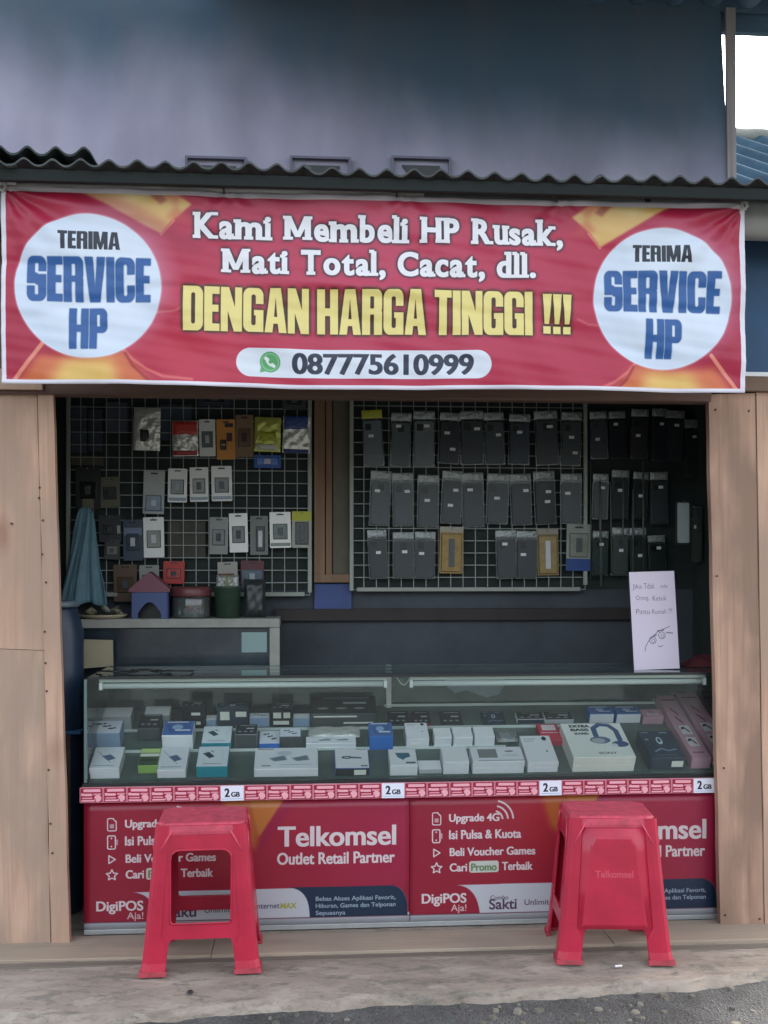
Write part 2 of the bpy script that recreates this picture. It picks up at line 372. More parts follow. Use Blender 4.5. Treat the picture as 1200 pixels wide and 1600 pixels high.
class Canvas:
    def __init__(s, W, H, bg):
        s.W, s.H = W, H; s.a = np.ones((H, W, 3)) * np.array(bg, float)
        s.X = np.arange(W)[None, :] + .5; s.Y = np.arange(H)[:, None] + .5
    def fill(s, m, col, op=1.0):
        m = np.clip(m, 0, 1)[..., None] * op; s.a = s.a * (1 - m) + np.array(col, float) * m
    def circle(s, cx, cy, r, col, op=1, soft=1.0, ry=None):
        ry = ry or r; d = np.hypot((s.X - cx) / r, (s.Y - cy) / ry); s.fill((1 - d) * r / soft + .5, col, op)
    def ring(s, cx, cy, r, wd, col, a0=None, a1=None):
        d = np.abs(np.hypot(s.X - cx, s.Y - cy) - r); m = np.clip(wd / 2 - d + .5, 0, 1)
        if a0 is not None:
            an = np.degrees(np.arctan2(-(s.Y - cy), s.X - cx)); m = m * ((an >= a0) & (an <= a1))
        s.fill(m, col)
    def rr(s, x0, y0, x1, y1, r, col, op=1, wd=None):
        cx, cy = (x0 + x1) / 2, (y0 + y1) / 2; qx = np.abs(s.X - cx) - (x1 - x0) / 2 + r; qy = np.abs(s.Y - cy) - (y1 - y0) / 2 + r
        d = np.hypot(np.maximum(qx, 0), np.maximum(qy, 0)) + np.minimum(np.maximum(qx, qy), 0) - r
        s.fill((-d + .5) if wd is None else (wd / 2 - np.abs(d) + .5), col, op)
    def poly(s, pts, col, op=1, soft=0):
        m = np.zeros((s.H, s.W), bool); n = len(pts)
        for i in range(n):
            (xa, ya), (xb, yb) = pts[i], pts[(i + 1) % n]
            if ya == yb: continue
            c = ((ya > s.Y) != (yb > s.Y)); m ^= c & (s.X < (xb - xa) * (s.Y - ya) / (yb - ya) + xa)
        m = m.astype(float)
        s.fill(blur(m, max(1, int(soft))), col, op)
    def line(s, pts, wd, col, op=1, soft=1.0):
        d = np.full((s.H, s.W), 1e9)
        for (xa, ya), (xb, yb) in zip(pts, pts[1:]):
            dx, dy = xb - xa, yb - ya; L = max(dx * dx + dy * dy, 1e-9); t = np.clip(((s.X - xa) * dx + (s.Y - ya) * dy) / L, 0, 1)
            d = np.minimum(d, np.hypot(s.X - xa - t * dx, s.Y - ya - t * dy))
        s.fill((wd / 2 - d) / soft + .5, col, op)
    def text(s, st, x0, y0, x1, y1, col, off=.012, dil=0, slab=False, glow=None, op=1):
        """fit the writing into the box x0,y0 - x1,y1 (ink bounds)"""
        if slab == 'impact':
            SS = 3; pad = 14; W, H = int((x1 - x0) + 2 * pad + 2), int((y1 - y0) + 2 * pad + 2); X0, Y0 = int(x0) - pad, int(y0) - pad
            g = impact_mask(st, int((x1 - x0) * SS), int((y1 - y0) * SS)); m = np.zeros((H * SS, W * SS), bool)
            oy, ox = int((y0 - Y0) * SS), int((x0 - X0) * SS); m[oy:oy + g.shape[0], ox:ox + g.shape[1]] = g
            s._put(m.reshape(H, SS, W, SS).mean((1, 3)), X0, Y0, W, H, col, op, glow); return
        tr = slab_tris(st) if slab else text_tris(st, off)
        al = np.concatenate(tr); mn, mx = al.min(0), al.max(0); SS = 3; pad = 14
        W, H = int((x1 - x0) + 2 * pad + 2), int((y1 - y0) + 2 * pad + 2); X0, Y0 = int(x0) - pad, int(y0) - pad
        fx, fy = (x1 - x0 - 2 * dil) / (mx[0] - mn[0]), (y1 - y0) / (mx[1] - mn[1])
        T = [np.stack([((t[:, 0] - mn[0]) * fx + x0 + dil - X0) * SS, ((mx[1] - t[:, 1]) * fy + y0 - Y0) * SS], 1) for t in tr]
        m = raster(T, W * SS, H * SS)
        k = int(dil * SS)
        if k > 0:
            c = np.concatenate([np.zeros((H * SS, k + 1)), m, np.zeros((H * SS, k))], 1).cumsum(1); m = (c[:, 2 * k + 1:] - c[:, :-2 * k - 1]) > 0
            m = m[:, :W * SS]
        m = m.reshape(H, SS, -1, SS).mean((1, 3)) if m.shape[1] == W * SS else m[:, :W * SS].reshape(H, SS, W, SS).mean((1, 3))
        s._put(m, X0, Y0, W, H, col, op, glow)
    def _put(s, m, X0, Y0, W, H, col, op, glow):
        def put(mm, c, o):
            ya, yb, xa, xb = max(0, Y0), min(s.H, Y0 + H), max(0, X0), min(s.W, X0 + W)
            if yb <= ya or xb <= xa: return
            q = np.clip(mm[ya - Y0:yb - Y0, xa - X0:xb - X0], 0, 1)[..., None] * o
            s.a[ya:yb, xa:xb] = s.a[ya:yb, xa:xb] * (1 - q) + np.array(c, float) * q
        if glow: put(np.clip(blur(m, glow[1]) * glow[2], 0, 1), glow[0], glow[3] if len(glow) > 3 else 1)
        put(m, col, op)
    def image(s, name):
        im = bpy.data.images.new(name, s.W, s.H, alpha=False); px = np.ones((s.H, s.W, 4), np.float32)
        px[..., :3] = np.clip(s.a[::-1] / 255.0, 0, 1); im.pixels.foreach_set(px.ravel()); im.pack(); return im

# ================================================================== palette
PLAST_RED = mat('red_plastic', (.47, .015, .048), .33, var=.22, vscale=7, bump=.12, bscale=180, coat=.05)
DARKMET = mat('dark_metal', (.05, .055, .055), .45, bump=.1)
ALU = mat('aluminium', (.50, .53, .52), .38, .5, var=.12, vscale=20, bump=.15, bscale=90)
WHITEPL = mat('white_plastic', (.74, .76, .75), .4, var=.06)
BLACK = mat('black_edge', (.012, .014, .014), .4)
WIRE = mat('white_coated_wire', (.30, .34, .31), .45, var=.2, vscale=30)
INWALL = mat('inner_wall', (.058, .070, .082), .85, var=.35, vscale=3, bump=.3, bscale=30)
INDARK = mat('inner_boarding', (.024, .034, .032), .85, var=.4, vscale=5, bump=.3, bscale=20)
W1 = wood('plank_wood', srgb(205, 172, 148), srgb(174, 142, 120), 1.0, weather=srgb(158, 138, 122), knots=.35)
W2 = wood('plank_wood_b', srgb(208, 173, 148), srgb(178, 144, 121), 5.3, weather=srgb(164, 140, 122), knots=.5)
W3 = wood('plank_wood_c', srgb(196, 162, 138), srgb(160, 127, 107), 9.1, weather=srgb(134, 110, 95), knots=.75)
W4 = wood('lintel_wood', srgb(122, 98, 86), srgb(78, 62, 55), 2.2, axis='X', knots=.2)
W5 = wood('sill_wood', srgb(180, 164, 144), srgb(156, 141, 122), 3.7, axis='X', weather=srgb(150, 139, 124), knots=.25)
W6 = wood('inner_post_wood', srgb(150, 122, 98), srgb(116, 92, 74), 7.7, knots=.3)

# ================================================================== THE SETTING
def road_mat():
    m = bpy.data.materials.new('asphalt'); m.use_nodes = True; n = m.node_tree; b = n.nodes['Principled BSDF']; L = n.links.new
    b.inputs['Roughness'].default_value = .9; tc = n.nodes.new('ShaderNodeTexCoord')
    a = n.nodes.new('ShaderNodeTexNoise'); a.inputs['Scale'].default_value = 4; a.inputs['Detail'].default_value = 9; a.inputs['Roughness'].default_value = .7; L(tc.outputs['Object'], a.inputs['Vector'])
    c = n.nodes.new('ShaderNodeValToRGB'); c.color_ramp.elements[0].position = .35; c.color_ramp.elements[1].position = .7
    c.color_ramp.elements[0].color = (.045, .044, .036, 1); c.color_ramp.elements[1].color = (.118, .114, .096, 1); L(a.outputs['Fac'], c.inputs[0])
    v_ = n.nodes.new('ShaderNodeTexVoronoi'); v_.inputs['Scale'].default_value = 160; L(tc.outputs['Object'], v_.inputs['Vector'])
    mx = n.nodes.new('ShaderNodeMix'); mx.data_type = 'RGBA'; mx.blend_type = 'OVERLAY'; mx.inputs[0].default_value = .35; L(c.outputs[0], mx.inputs[6]); L(v_.outputs['Color'], mx.inputs[7])
    hs = n.nodes.new('ShaderNodeHueSaturation'); hs.inputs['Saturation'].default_value = .35; L(mx.outputs[2], hs.inputs['Color']); L(hs.outputs[0], b.inputs['Base Color'])
    bp = n.nodes.new('ShaderNodeBump'); bp.inputs['Strength'].default_value = .8; bp.inputs['Distance'].default_value = .006; L(v_.outputs['Distance'], bp.inputs['Height']); L(bp.outputs[0], b.inputs['Normal'])
    return m
def concrete_mat():
    m = bpy.data.materials.new('worn_concrete'); m.use_nodes = True; n = m.node_tree; b = n.nodes['Principled BSDF']; L = n.links.new
    b.inputs['Roughness'].default_value = .88; b.inputs['Specular IOR Level'].default_value = .25; tc = n.nodes.new('ShaderNodeTexCoord')
    mp = n.nodes.new('ShaderNodeMapping'); mp.inputs['Scale'].default_value = (1, 2.4, 2.4); L(tc.outputs['Object'], mp.inputs['Vector'])
    def noise(sc_, de, lo, hi, vec=None):
        a = n.nodes.new('ShaderNodeTexNoise'); a.inputs['Scale'].default_value = sc_; a.inputs['Detail'].default_value = de; a.inputs['Roughness'].default_value = .65; a.inputs['Distortion'].default_value = .4
        L((vec or mp).outputs[0], a.inputs['Vector']); r = n.nodes.new('ShaderNodeMapRange'); r.inputs[1].default_value = lo; r.inputs[2].default_value = hi; L(a.outputs['Fac'], r.inputs[0]); return a, r
    n1, r1 = noise(3.2, 8, .35, .7); n2, r2 = noise(9, 7, .52, .62); n3, r3 = noise(60, 5, .3, .7)
    def mix(f, a, bcol, k=1):
        x = n.nodes.new('ShaderNodeMix'); x.data_type = 'RGBA'
        mm = n.nodes.new('ShaderNodeMath'); mm.operation = 'MULTIPLY'; mm.inputs[1].default_value = k; L(f.outputs[0], mm.inputs[0]); L(mm.outputs[0], x.inputs[0])
        (L(a, x.inputs[6]) if hasattr(a, 'links') else setattr(x.inputs[6], 'default_value', (*a, 1))); x.inputs[7].default_value = (*bcol, 1); return x.outputs[2]
    c = mix(r1, srgb(120, 108, 95), srgb(164, 151, 136)); c = mix(r2, c, srgb(92, 90, 80), .7); c = mix(r3, c, srgb(178, 171, 163), .28)
    vo = n.nodes.new('ShaderNodeTexVoronoi'); vo.inputs['Scale'].default_value = 1.3; vo.feature = 'DISTANCE_TO_EDGE'; L(mp.outputs[0], vo.inputs['Vector'])
    wp = n.nodes.new('ShaderNodeTexNoise'); wp.inputs['Scale'].default_value = 5; wp.inputs['Detail'].default_value = 5; L(tc.outputs['Object'], wp.inputs['Vector'])
    va = n.nodes.new('ShaderNodeVectorMath'); va.operation = 'MULTIPLY_ADD'; L(wp.outputs['Color'], va.inputs[0]); va.inputs[1].default_value = (.5, .5, .5); L(mp.outputs[0], va.inputs[2]); L(va.outputs[0], vo.inputs['Vector'])
    ckr = n.nodes.new('ShaderNodeMapRange'); ckr.inputs[1].default_value = .0; ckr.inputs[2].default_value = .012; ckr.inputs[3].default_value = 1; ckr.inputs[4].default_value = 0; L(vo.outputs['Distance'], ckr.inputs[0])
    c = mix(ckr, c, srgb(84, 80, 72), .25)
    n5, r5 = noise(22, 6, .60, .68); c = mix(r5, c, srgb(84, 80, 70), .55)
    n6, r6 = noise(1.6, 6, .5, .62, tc_as) if False else noise(5.2, 8, .56, .6); c = mix(r6, c, srgb(188, 178, 164), .35)
    L(c, b.inputs['Base Color'])
    bp = n.nodes.new('ShaderNodeBump'); bp.inputs['Strength'].default_value = .6; bp.inputs['Distance'].default_value = .006; L(n2.outputs['Fac'], bp.inputs['Height'])
    b2 = n.nodes.new('ShaderNodeBump'); b2.inputs['Strength'].default_value = .5; b2.inputs['Distance'].default_value = .002; L(n3.outputs['Fac'], b2.inputs['Height']); L(bp.outputs[0], b2.inputs['Normal'])
    L(b2.outputs[0], b.inputs['Normal']); return m
CONC = concrete_mat()
mb = MB(); mb.quad((-600, -600, -.035), (600, -600, -.035), (600, 600, -.035), (-600, 600, -.035))
tag(mb.build('road', road_mat()), 'grey asphalt road surface in front of the concrete apron', kind='structure')

def h1(x, s=0.0):
    return (math.sin(x * 3.1 + s) * .5 + math.sin(x * 7.7 + s * 2.1) * .28 + math.sin(x * 17.3 + s * 3.3) * .16 + math.sin(x * 41 + s) * .09 + math.sin(x * 97 + s * 1.7) * .05)
mb = MB(); NX, NY = 320, 26
EP = [ground(x, y - 20, 0) for x, y in ((-60, 1600), (110, 1597), (440, 1583), (620, 1571), (780, 1566), (1000, 1549), (1200, 1529), (1500, 1500))]
def edgeY(X): return float(np.interp(X, [p.x for p in EP], [p.y for p in EP])) + .028 * h1(X, 1.0) + .012 * h1(X * 3.3, 4.0)
def apron(u, v_):
    X = -2.6 + 5.6 * u; e = edgeY(X)
    if v_ < .16:
        k = v_ / .16; Yv = e - .022 * (1 - k) ** 1.2 + .006 * h1(X * 9 + v_ * 40, 3); return (X, Yv, -.040 + .033 * k ** .7 + .004 * h1(X * 5 + v_ * 30, 2))
    k = (v_ - .16) / .84; Yv = e + (.9 - e) * k ** 1.3
    return (X, Yv, -.008 * (1 - min(1, k * 6)) + .0022 * h1(X * 2.7 + Yv * 9, 5) * (1 if Yv < -.15 else 0) - .002)
mb.grid(apron, NX, NY, uv=False)
tag(mb.build('concrete_apron', CONC, smooth=True), 'worn pale concrete apron with a crumbled edge along the road', kind='structure')
mb = MB(); mb.box(-2.4, 2.8, .9, 4.2, -.1, -.002)
tag(mb.build('shop_floor', mat('floor_cement', (.12, .12, .13), .8, var=.3)), 'dim cement floor behind the counter', kind='structure')
# rubble
mb = MB()
for i in range(420):
    X = U(-1.2, 2.2); t = rnd() ** 2.2; Y = edgeY(X) - .04 - t * .45
    if X > .45 and rnd() < .5: Y = edgeY(X) - .03 - rnd() * .22
    r = (.0025 + .011 * rnd() ** 3.6) * (1.5 if X > .4 else 1); hh = r * U(.25, .6); n = random.choice((5, 6, 7)); a0 = rnd() * 6
    ring = [(X + r * U(.6, 1.2) * math.cos(a0 + 6.283 * j / n), Y + r * U(.5, 1.1) * math.sin(a0 + 6.283 * j / n)) for j in range(n)]
    k = len(mb.v); mb.v += [(x, y, -.037) for x, y in ring] + [(X + (x - X) * .72, Y + (y - Y) * .72, -.035 + hh) for x, y in ring]
    mb.f.append(tuple(k + n + j for j in range(n))); mb.mi.append(i % 3)
    for j in range(n): mb.f.append((k + j, k + (j + 1) % n, k + n + (j + 1) % n, k + n + j)); mb.mi.append(i % 3)
ru = mb.build('rubble', [mat('chip_a', srgb(126, 120, 108), .9), mat('chip_b', srgb(102, 97, 86), .9), mat('chip_c', srgb(90, 88, 80), .9)])
tag(ru, 'loose stone chips and crumbs lying on the road by the apron edge', 'rubble', kind='stuff')

# ------------------------------------------------------------------ house wall behind
def wall_mat():
    m = bpy.data.materials.new('painted_wall'); m.use_nodes = True; n = m.node_tree; b = n.nodes['Principled BSDF']; L = n.links.new
    b.inputs['Roughness'].default_value = .8; b.inputs['Specular IOR Level'].default_value = .2; tc = n.nodes.new('ShaderNodeTexCoord')
    def noise(scale, de, lo, hi, dist=0):
        mp = n.nodes.new('ShaderNodeMapping'); mp.inputs['Scale'].default_value = scale; L(tc.outputs['Object'], mp.inputs['Vector'])
        a = n.nodes.new('ShaderNodeTexNoise'); a.inputs['Scale'].default_value = 1; a.inputs['Detail'].default_value = de; a.inputs['Distortion'].default_value = dist; L(mp.outputs[0], a.inputs['Vector'])
        r = n.nodes.new('ShaderNodeMapRange'); r.interpolation_type = 'SMOOTHSTEP'; r.inputs[1].default_value = lo; r.inputs[2].default_value = hi; L(a.outputs['Fac'], r.inputs[0]); return r.outputs[0]
    sx = n.nodes.new('ShaderNodeSeparateXYZ'); L(tc.outputs['Object'], sx.inputs[0])
    def mth(op, a, b_=None, c_=None):
        q = n.nodes.new('ShaderNodeMath'); q.operation = op; q.use_clamp = op in ('MULTIPLY_ADD',)
        for i, x in enumerate((a, b_, c_)):
            if x is None: continue
            (L(x, q.inputs[i]) if hasattr(x, 'links') else setattr(q.inputs[i], 'default_value', x))
        return q.outputs[0]
    def mix(f, a, c):
        x = n.nodes.new('ShaderNodeMix'); x.data_type = 'RGBA'; L(f, x.inputs[0])
        for i, q in ((6, a), (7, c)):
            (L(q, x.inputs[i]) if hasattr(q, 'links') else setattr(x.inputs[i], 'default_value', (*q, 1)))
        return x.outputs[2]
    # bluish paint and upper-roof shade put in the colour: ragged, deepest at top right
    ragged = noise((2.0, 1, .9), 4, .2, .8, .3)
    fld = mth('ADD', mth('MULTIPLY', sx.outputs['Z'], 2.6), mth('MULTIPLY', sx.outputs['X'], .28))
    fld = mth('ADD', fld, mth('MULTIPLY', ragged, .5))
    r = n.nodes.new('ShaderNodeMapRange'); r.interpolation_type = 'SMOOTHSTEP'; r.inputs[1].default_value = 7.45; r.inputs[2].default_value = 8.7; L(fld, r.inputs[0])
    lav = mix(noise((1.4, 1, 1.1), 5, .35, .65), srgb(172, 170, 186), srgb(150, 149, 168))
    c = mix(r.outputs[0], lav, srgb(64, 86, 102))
    st = mth('MULTIPLY', noise((3.2, 1, .7), 3, .34, .8, .2), .42)
    c = mix(st, c, srgb(98, 94, 98))
    st2 = mth('MULTIPLY', noise((11, 1, .7), 2, .4, .9), .09)
    c = mix(st2, c, srgb(84, 92, 102)); L(c, b.inputs['Base Color'])
    nb = n.nodes.new('ShaderNodeTexNoise'); nb.inputs['Scale'].default_value = 25; nb.inputs['Detail'].default_value = 6; L(tc.outputs['Object'], nb.inputs['Vector'])
    bp = n.nodes.new('ShaderNodeBump'); bp.inputs['Strength'].default_value = .25; bp.inputs['Distance'].default_value = .006; L(nb.outputs['Fac'], bp.inputs['Height']); L(bp.outputs[0], b.inputs['Normal'])
    return m
WY = .42
house = empty('house', (0, WY, 0), 'tall painted house wall, lavender darkening to blue upward, rising behind the shop roof', 'house')
def wq(px, py, dy=0.0): p = at(px, py, WY + dy); return (p.x, p.z)
xr = at(1125.5, 60, WY).x; xrb = at(1139, 280, WY).x
mb = MB(); mb.prism([(-2.6, 2.2), (xrb + .004, 2.2), (xrb, 2.6), (at(1134.5, 188, WY).x, at(1137, 188, WY).z), (xr, 3.42), (-2.6, 3.42)], 0, .03)
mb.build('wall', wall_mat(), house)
mb = MB(); mb.box(-2.6, 3.2, .005, .03, 3.421, 3.75); mb.build('wall_top', BEAM_ if False else mat('gable_board', srgb(62, 86, 104), .7, var=.25), house)
# cement vent frames
VF = mat('cement_vent', srgb(112, 112, 128), .85, var=.2)
for (a, b_) in ((290, 386), (453, 548), (611, 704)):
    x0, zt = wq(a, 246); x1, _ = wq(b_, 246); z0 = zt - .22; t = .009
    m2 = MB(); m2.box(x0, x1, -.022, -.003, zt - t, zt); m2.box(x0, x0 + t, -.022, -.003, z0, zt - t); m2.box(x1 - t, x1, -.022, -.003, z0, zt - t)
    fr = m2.build('vent_frame', VF, house)
    m3 = MB(); k = (x1 - x0); m3.prism([(x0 + k * .38, zt - .095), (x1 - k * .38, zt - .095), (x1 - k * .18, zt - .031), (x0 + k * .18, zt - .031)], -.012, -.002)
    m3.build('vent_opening', BLACK, fr)
# post at the corner, beams, upper roof
POST = wood('grey_post_wood', srgb(158, 152, 150), srgb(112, 108, 110), 4.4, knots=.1)
p0, p1 = at(1134, 50, WY - .01), at(1149, 50, WY - .01); q0, q1 = at(1138, 284, WY - .01), at(1151, 284, WY - .01)
mb = MB(); mb.prism([(q0.x, 2.45), (q1.x, 2.45), (p1.x, 3.42), (p0.x, 3.42)], -.012, .004)
mb.build('corner_post', POST, house)
BEAM = mat('blue_grey_beam', srgb(70, 98, 118), .7, var=.25, vscale=5, bump=.2)
zb = at(1170, 57, WY + .075).z
mb = MB(); mb.bevbox(p0.x - .3, 3.2, .045, .075, zb, zb + .30, .002)
mb.build('beam', BEAM, house)
SHEETUP = mat('blue_grey_roof_sheet', srgb(88, 112, 132), .55, var=.25, vscale=4, bump=.1)
SHEETLOW = mat('dark_fibre_cement', srgb(78, 84, 84), .85, var=.4, vscale=9, bump=.6, bscale=60, dist=.003)
SHEETFAR = mat('far_roof_sheet', srgb(62, 84, 98), .95, var=.35, spec=.05, vscale=5)
def corrugated(name, x0, x1, Ya, za, Yb, zb_, pitch, amp, th, material, parent, ragged=0.0, seed=0):
    n = int((x1 - x0) / pitch * 10); m_ = MB(); k = 10
    def f(u, v_):
        x = x0 + (x1 - x0) * u; s_ = amp * math.cos(2 * math.pi * x / pitch)
        # corrugation crests made rounder than the troughs
        s_ += amp * .12 * math.cos(4 * math.pi * x / pitch)
        Y = Ya + (Yb - Ya) * v_ + (ragged * h1(x * 2.1, seed) if v_ == 0 else 0)
        return (x, Y, za + (zb_ - za) * v_ + s_ + .003 * h1(x * .9, seed))
    top = lambda u, v_: (lambda p: (p[0], p[1], p[2] + th))(f(u, v_))
    m_.grid(top, n, k, uv=False); m_.grid(lambda u, v_: f(1 - u, v_), n, k, uv=False)
    m_.grid(lambda u, v_: f(u, 0) if v_ == 0 else top(u, 0), n, 1, uv=False)
    m_.grid(lambda u, v_: f(1 - u, 1) if v_ == 0 else top(1 - u, 1), n, 1, uv=False)
    for e in (0, 1):
        m_.grid(lambda u, v_, e=e: f(e, u if e else 1 - u) if v_ == 0 else top(e, u if e else 1 - u), k, 1, uv=False)
    return m_.build(name, material, parent, smooth=True)
def smooth_by_angle(o, deg=40):
    me = o.data
    try: me.set_sharp_from_angle(angle=math.radians(deg))
    except Exception: pass
zu = at(900, 8, WY).z
for (xa, xb) in ((-.35, .62), (.60, 1.57), (1.55, 2.6)):
    o = corrugated('roof_sheet', xa, xb, -1.5, zu + .15, .02, zu + .035, .150, .024, .006, SHEETUP, house, .0, xa); smooth_by_angle(o)
# far roof to the right
far = empty('far_roof', (0, 0, 0), 'distant blue grey corrugated roof with a weathered ridge under the open sky at right', 'roof')
FY = 2.4
a = at(1146, 217, FY); 
m_ = MB(); n = 60
XL, XR = at(1000, 217, FY).x, at(1330, 217, FY).x
zr = a.z
def ff(u, v_):
    x = XL + (XR - XL) * u + (.8 * v_ - .25); pitch = .17
    return (x, FY - 1.35 * v_, zr - .95 * v_ + .030 * math.cos(2 * math.pi * (XL + (XR - XL) * u) / pitch))
m_.grid(ff, 200, 8, uv=False)
m_.grid(lambda u, v_: (lambda p: (p[0], p[1], p[2] - .008))(ff(1 - u, v_)), 200, 8, uv=False)
m_.build('roof_sheet', SHEETFAR, far, smooth=True)
m_ = MB(); m_.tube([(XL + (XR - XL) * i / 24, FY + .03, zr + .03 + .005 * h1(i * 1.3)) for i in range(25)], .045, 10)
m_.build('ridge_cap', mat('ridge_cement', srgb(140, 142, 132), .9, var=.35, vscale=8), far, smooth=True)
m_ = MB(); m_.box(XL, XR, FY + .06, FY + .14, 0, zr - .04)
m_.build('wall', mat('far_wall', srgb(120, 125, 130), .9), far)

# ------------------------------------------------------------------ the wooden shop
shop = empty('wooden_shop', (0, 0, 0), 'small street shop of raw wooden boards with a corrugated eave above the open front', 'shop')
def board(name, corners, Y0, Y1, material, parent, nicks=0):
    """corners in sight-line terms on plane Y0: bottom-left, bottom-right, top-right, top-left"""
    P = [at(x, y, Y0) for x, y in corners]; bl, br, tr_, tl = [(p.x, p.z) for p in P]
    N = 14; pts = []
    for i in range(N + 1): t = i / N; pts.append((br[0] + (tr_[0] - br[0]) * t + (.0016 * h1(t * 9, br[0] * 7) if 0 < i < N else 0), br[1] + (tr_[1] - br[1]) * t))
    pts = [bl] + pts
    for i in range(N + 1): t = i / N; pts.append((tl[0] + (bl[0] - tl[0]) * t + (.0016 * h1(t * 8, bl[0] * 5) if 0 < i < N else 0), tl[1] + (bl[1] - tl[1]) * t))
    pts.pop()
    m_ = MB(); m_.prism(pts, Y0, Y1); return m_.build(name, material, parent)
board('facade_board', [(-90, 1480), (79, 1478), (70, 1016.8), (-90, 1010.8)], 0, .03, W1, shop)
board('facade_board', [(-90, 1010), (69.5, 1016), (57, 613), (-90, 613)], -.001, .03, W2, shop)
board('facade_board', [(80.5, 1478), (109, 1478), (83, 614), (58.5, 614)], -.006, .022, W2, shop)
board('facade_board', [(1126, 1448), (1193.5, 1447), (1180, 614), (1107, 616)], 0, .03, W3, shop)
board('facade_board', [(1195.5, 1447), (1330, 1444), (1330, 612), (1182, 613)], -.004, .026, W2, shop)
# nail heads
def nails(lst, parent, Y):
    for x, y in lst:
        p = at(x, y, Y); m_ = MB(); m_.tube([(p.x, p.y - .002, p.z), (p.x, p.y + .004, p.z)], .0036, 6); m_.build('nail', mat('rusty_nail', srgb(62, 44, 38), .7), parent)
nails([(62, 762), (61, 778), (67, 813), (66, 866), (72, 910), (70, 987), (71, 1036), (73, 1080), (76, 1203), (79, 1287), (82, 1333), (18, 818)], shop, -.007)
nails([(1118, 640), (1170, 642), (1120, 900), (1131, 1200), (1133, 1430), (1187, 1436)], shop, -.001)
# lintel and boards above
P0, P1 = at(-90, 600, -.03), at(1330, 585, -.03)
zl0, zl1 = at(600, 622, -.02).z, at(600, 598, -.02).z
mb = MB(); mb.bevbox(-1.35, at(1112, 620, -.02).x, -.02, .05, zl0, zl0 + .075, .003); mb.build('lintel_beam', W4, shop)
mb = MB(); mb.bevbox(-1.35, -.86, -.035, -.021, zl0 + .012, zl0 + .08, .002); mb.build('lintel_board', W2, shop)
mb = MB(); mb.bevbox(at(1112, 600, -.02).x + .003, 2.2, -.022, .045, at(1180, 612, -.02).z + .002, at(1180, 586, -.02).z, .002); mb.build('lintel_board', wood('dark_lintel_end', srgb(130, 108, 92), srgb(96, 78, 66), 6.1, axis='X'), shop)
mb = MB(); zt_ = at(600, 300, 0).z + .02; mb.box(-1.35, 1.32, .0, .02, zl0 + .078, zt_); mb.build('upper_boarding', W4, shop)
zbb = at(1180, 583, -.02).z
mb = MB(); mb.box(1.325, 2.2, -.018, .02, zbb + .004, zt_); mb.build('blue_sheet', mat('blue_painted_sheet', srgb(38, 78, 112), .6, var=.3, vscale=4), shop)
mb = MB(); mb.bevbox(1.325, 2.2, -.026, -.0, zbb - .012, zbb + .003, .001); mb.build('pale_trim', WHITEPL, shop)
# sill boards laid flat in front of the counter
mb = MB()
sb = [(-1.9, -.30, -.155, .055), (-.2985, 1.02, -.158, .02), (1.0215, 2.4, -.15, .055)]
for (xa, xb, ya, yb) in sb:
    m_ = MB(); m_.bevbox(xa, xb, ya, yb - .0, -.03, .006 + U(0, .002), .002); m_.build('sill_board', W5, shop)
m_ = MB(); m_.bevbox(-1.9, 2.4, -.205, -.168, -.03, .001, .002); m_.build('sill_board', wood('sill_wood_b', srgb(134, 124, 112), srgb(96, 90, 80), 8.8, axis='X', knots=.4), shop)
# inside walls and ceiling
BY = .82
mb = MB(); mb.box(-1.08, -1.05, .035, BY + .05, 0, 2.5); mb.build('side_wall', INDARK, shop)
mb = MB(); mb.box(1.66, 1.69, .035, BY + .05, 0, 2.5); mb.build('side_wall', INDARK, shop)
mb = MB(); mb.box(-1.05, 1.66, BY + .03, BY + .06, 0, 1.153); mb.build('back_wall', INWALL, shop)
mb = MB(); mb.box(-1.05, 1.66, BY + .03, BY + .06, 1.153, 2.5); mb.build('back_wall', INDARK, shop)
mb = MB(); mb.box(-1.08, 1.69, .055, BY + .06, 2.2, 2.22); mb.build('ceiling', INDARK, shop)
# eave roof: shallow corrugated sheets
eY = -.37
def roofz(px, py): return at(px, py, eY).z
ze = roofz(600, 270)
sheets = [(-1.5, -.86), (-.88, .02), (.0, .92), (.90, 2.3)]
for i, (xa, xb) in enumerate(sheets):
    o = corrugated('roof_sheet', xa, xb, eY + .004 * i, ze + .004 * (i % 2), WY + .0, ze + .022 + .004 * (i % 2), .0835, .0105, .006, SHEETLOW, shop, .008, i); smooth_by_angle(o)
o = corrugated('roof_sheet', -1.5, at(139, 250, eY + .03).x, eY + .05, ze + .050, WY - .1, ze + .075, .0835, .0125, .007, mat('darker_fibre_cement', srgb(60, 68, 66), .9, var=.4, vscale=9, bump=.5), shop, .004, 9); smooth_by_angle(o)
mb = MB(); mb.bevbox(-1.5, 2.3, eY + .022, eY + .042, at(300, 289, eY + .022).z, ze - .008, .002); mb.build('fascia_board', wood('dark_fascia', srgb(38, 44, 42), srgb(28, 33, 32), 3.1, axis='X', knots=.1), shop)
mb = MB(); mb.box(-1.5, 2.3, -.12, -.08, ze + .0, ze + .028); mb.build('rafter_batten', W4, shop)

# gutter pipe under the eave
pz = at(1180, 344, -.17); rp = .066
g = empty('gutter_pipe', (0, -.17, pz.z), 'long grey plastic gutter pipe running under the eave behind the banner', 'pipe')
m_ = MB(); m_.tube([(-1.3 + .5 * i, 0, .0) for i in range(8)], rp, 20)
m_.build('pipe', mat('grey_pvc', srgb(158, 162, 160), .45, var=.15, vscale=7), g, smooth=True); smooth_by_angle(bpy.data.objects['pipe'])
for x in (-.9, .05, 1.1):
    m_ = MB(); m_.tube([(x, 0, 0), (x + .02, 0, 0)], rp + .003, 20); m_.build('bracket', DARKMET, g)

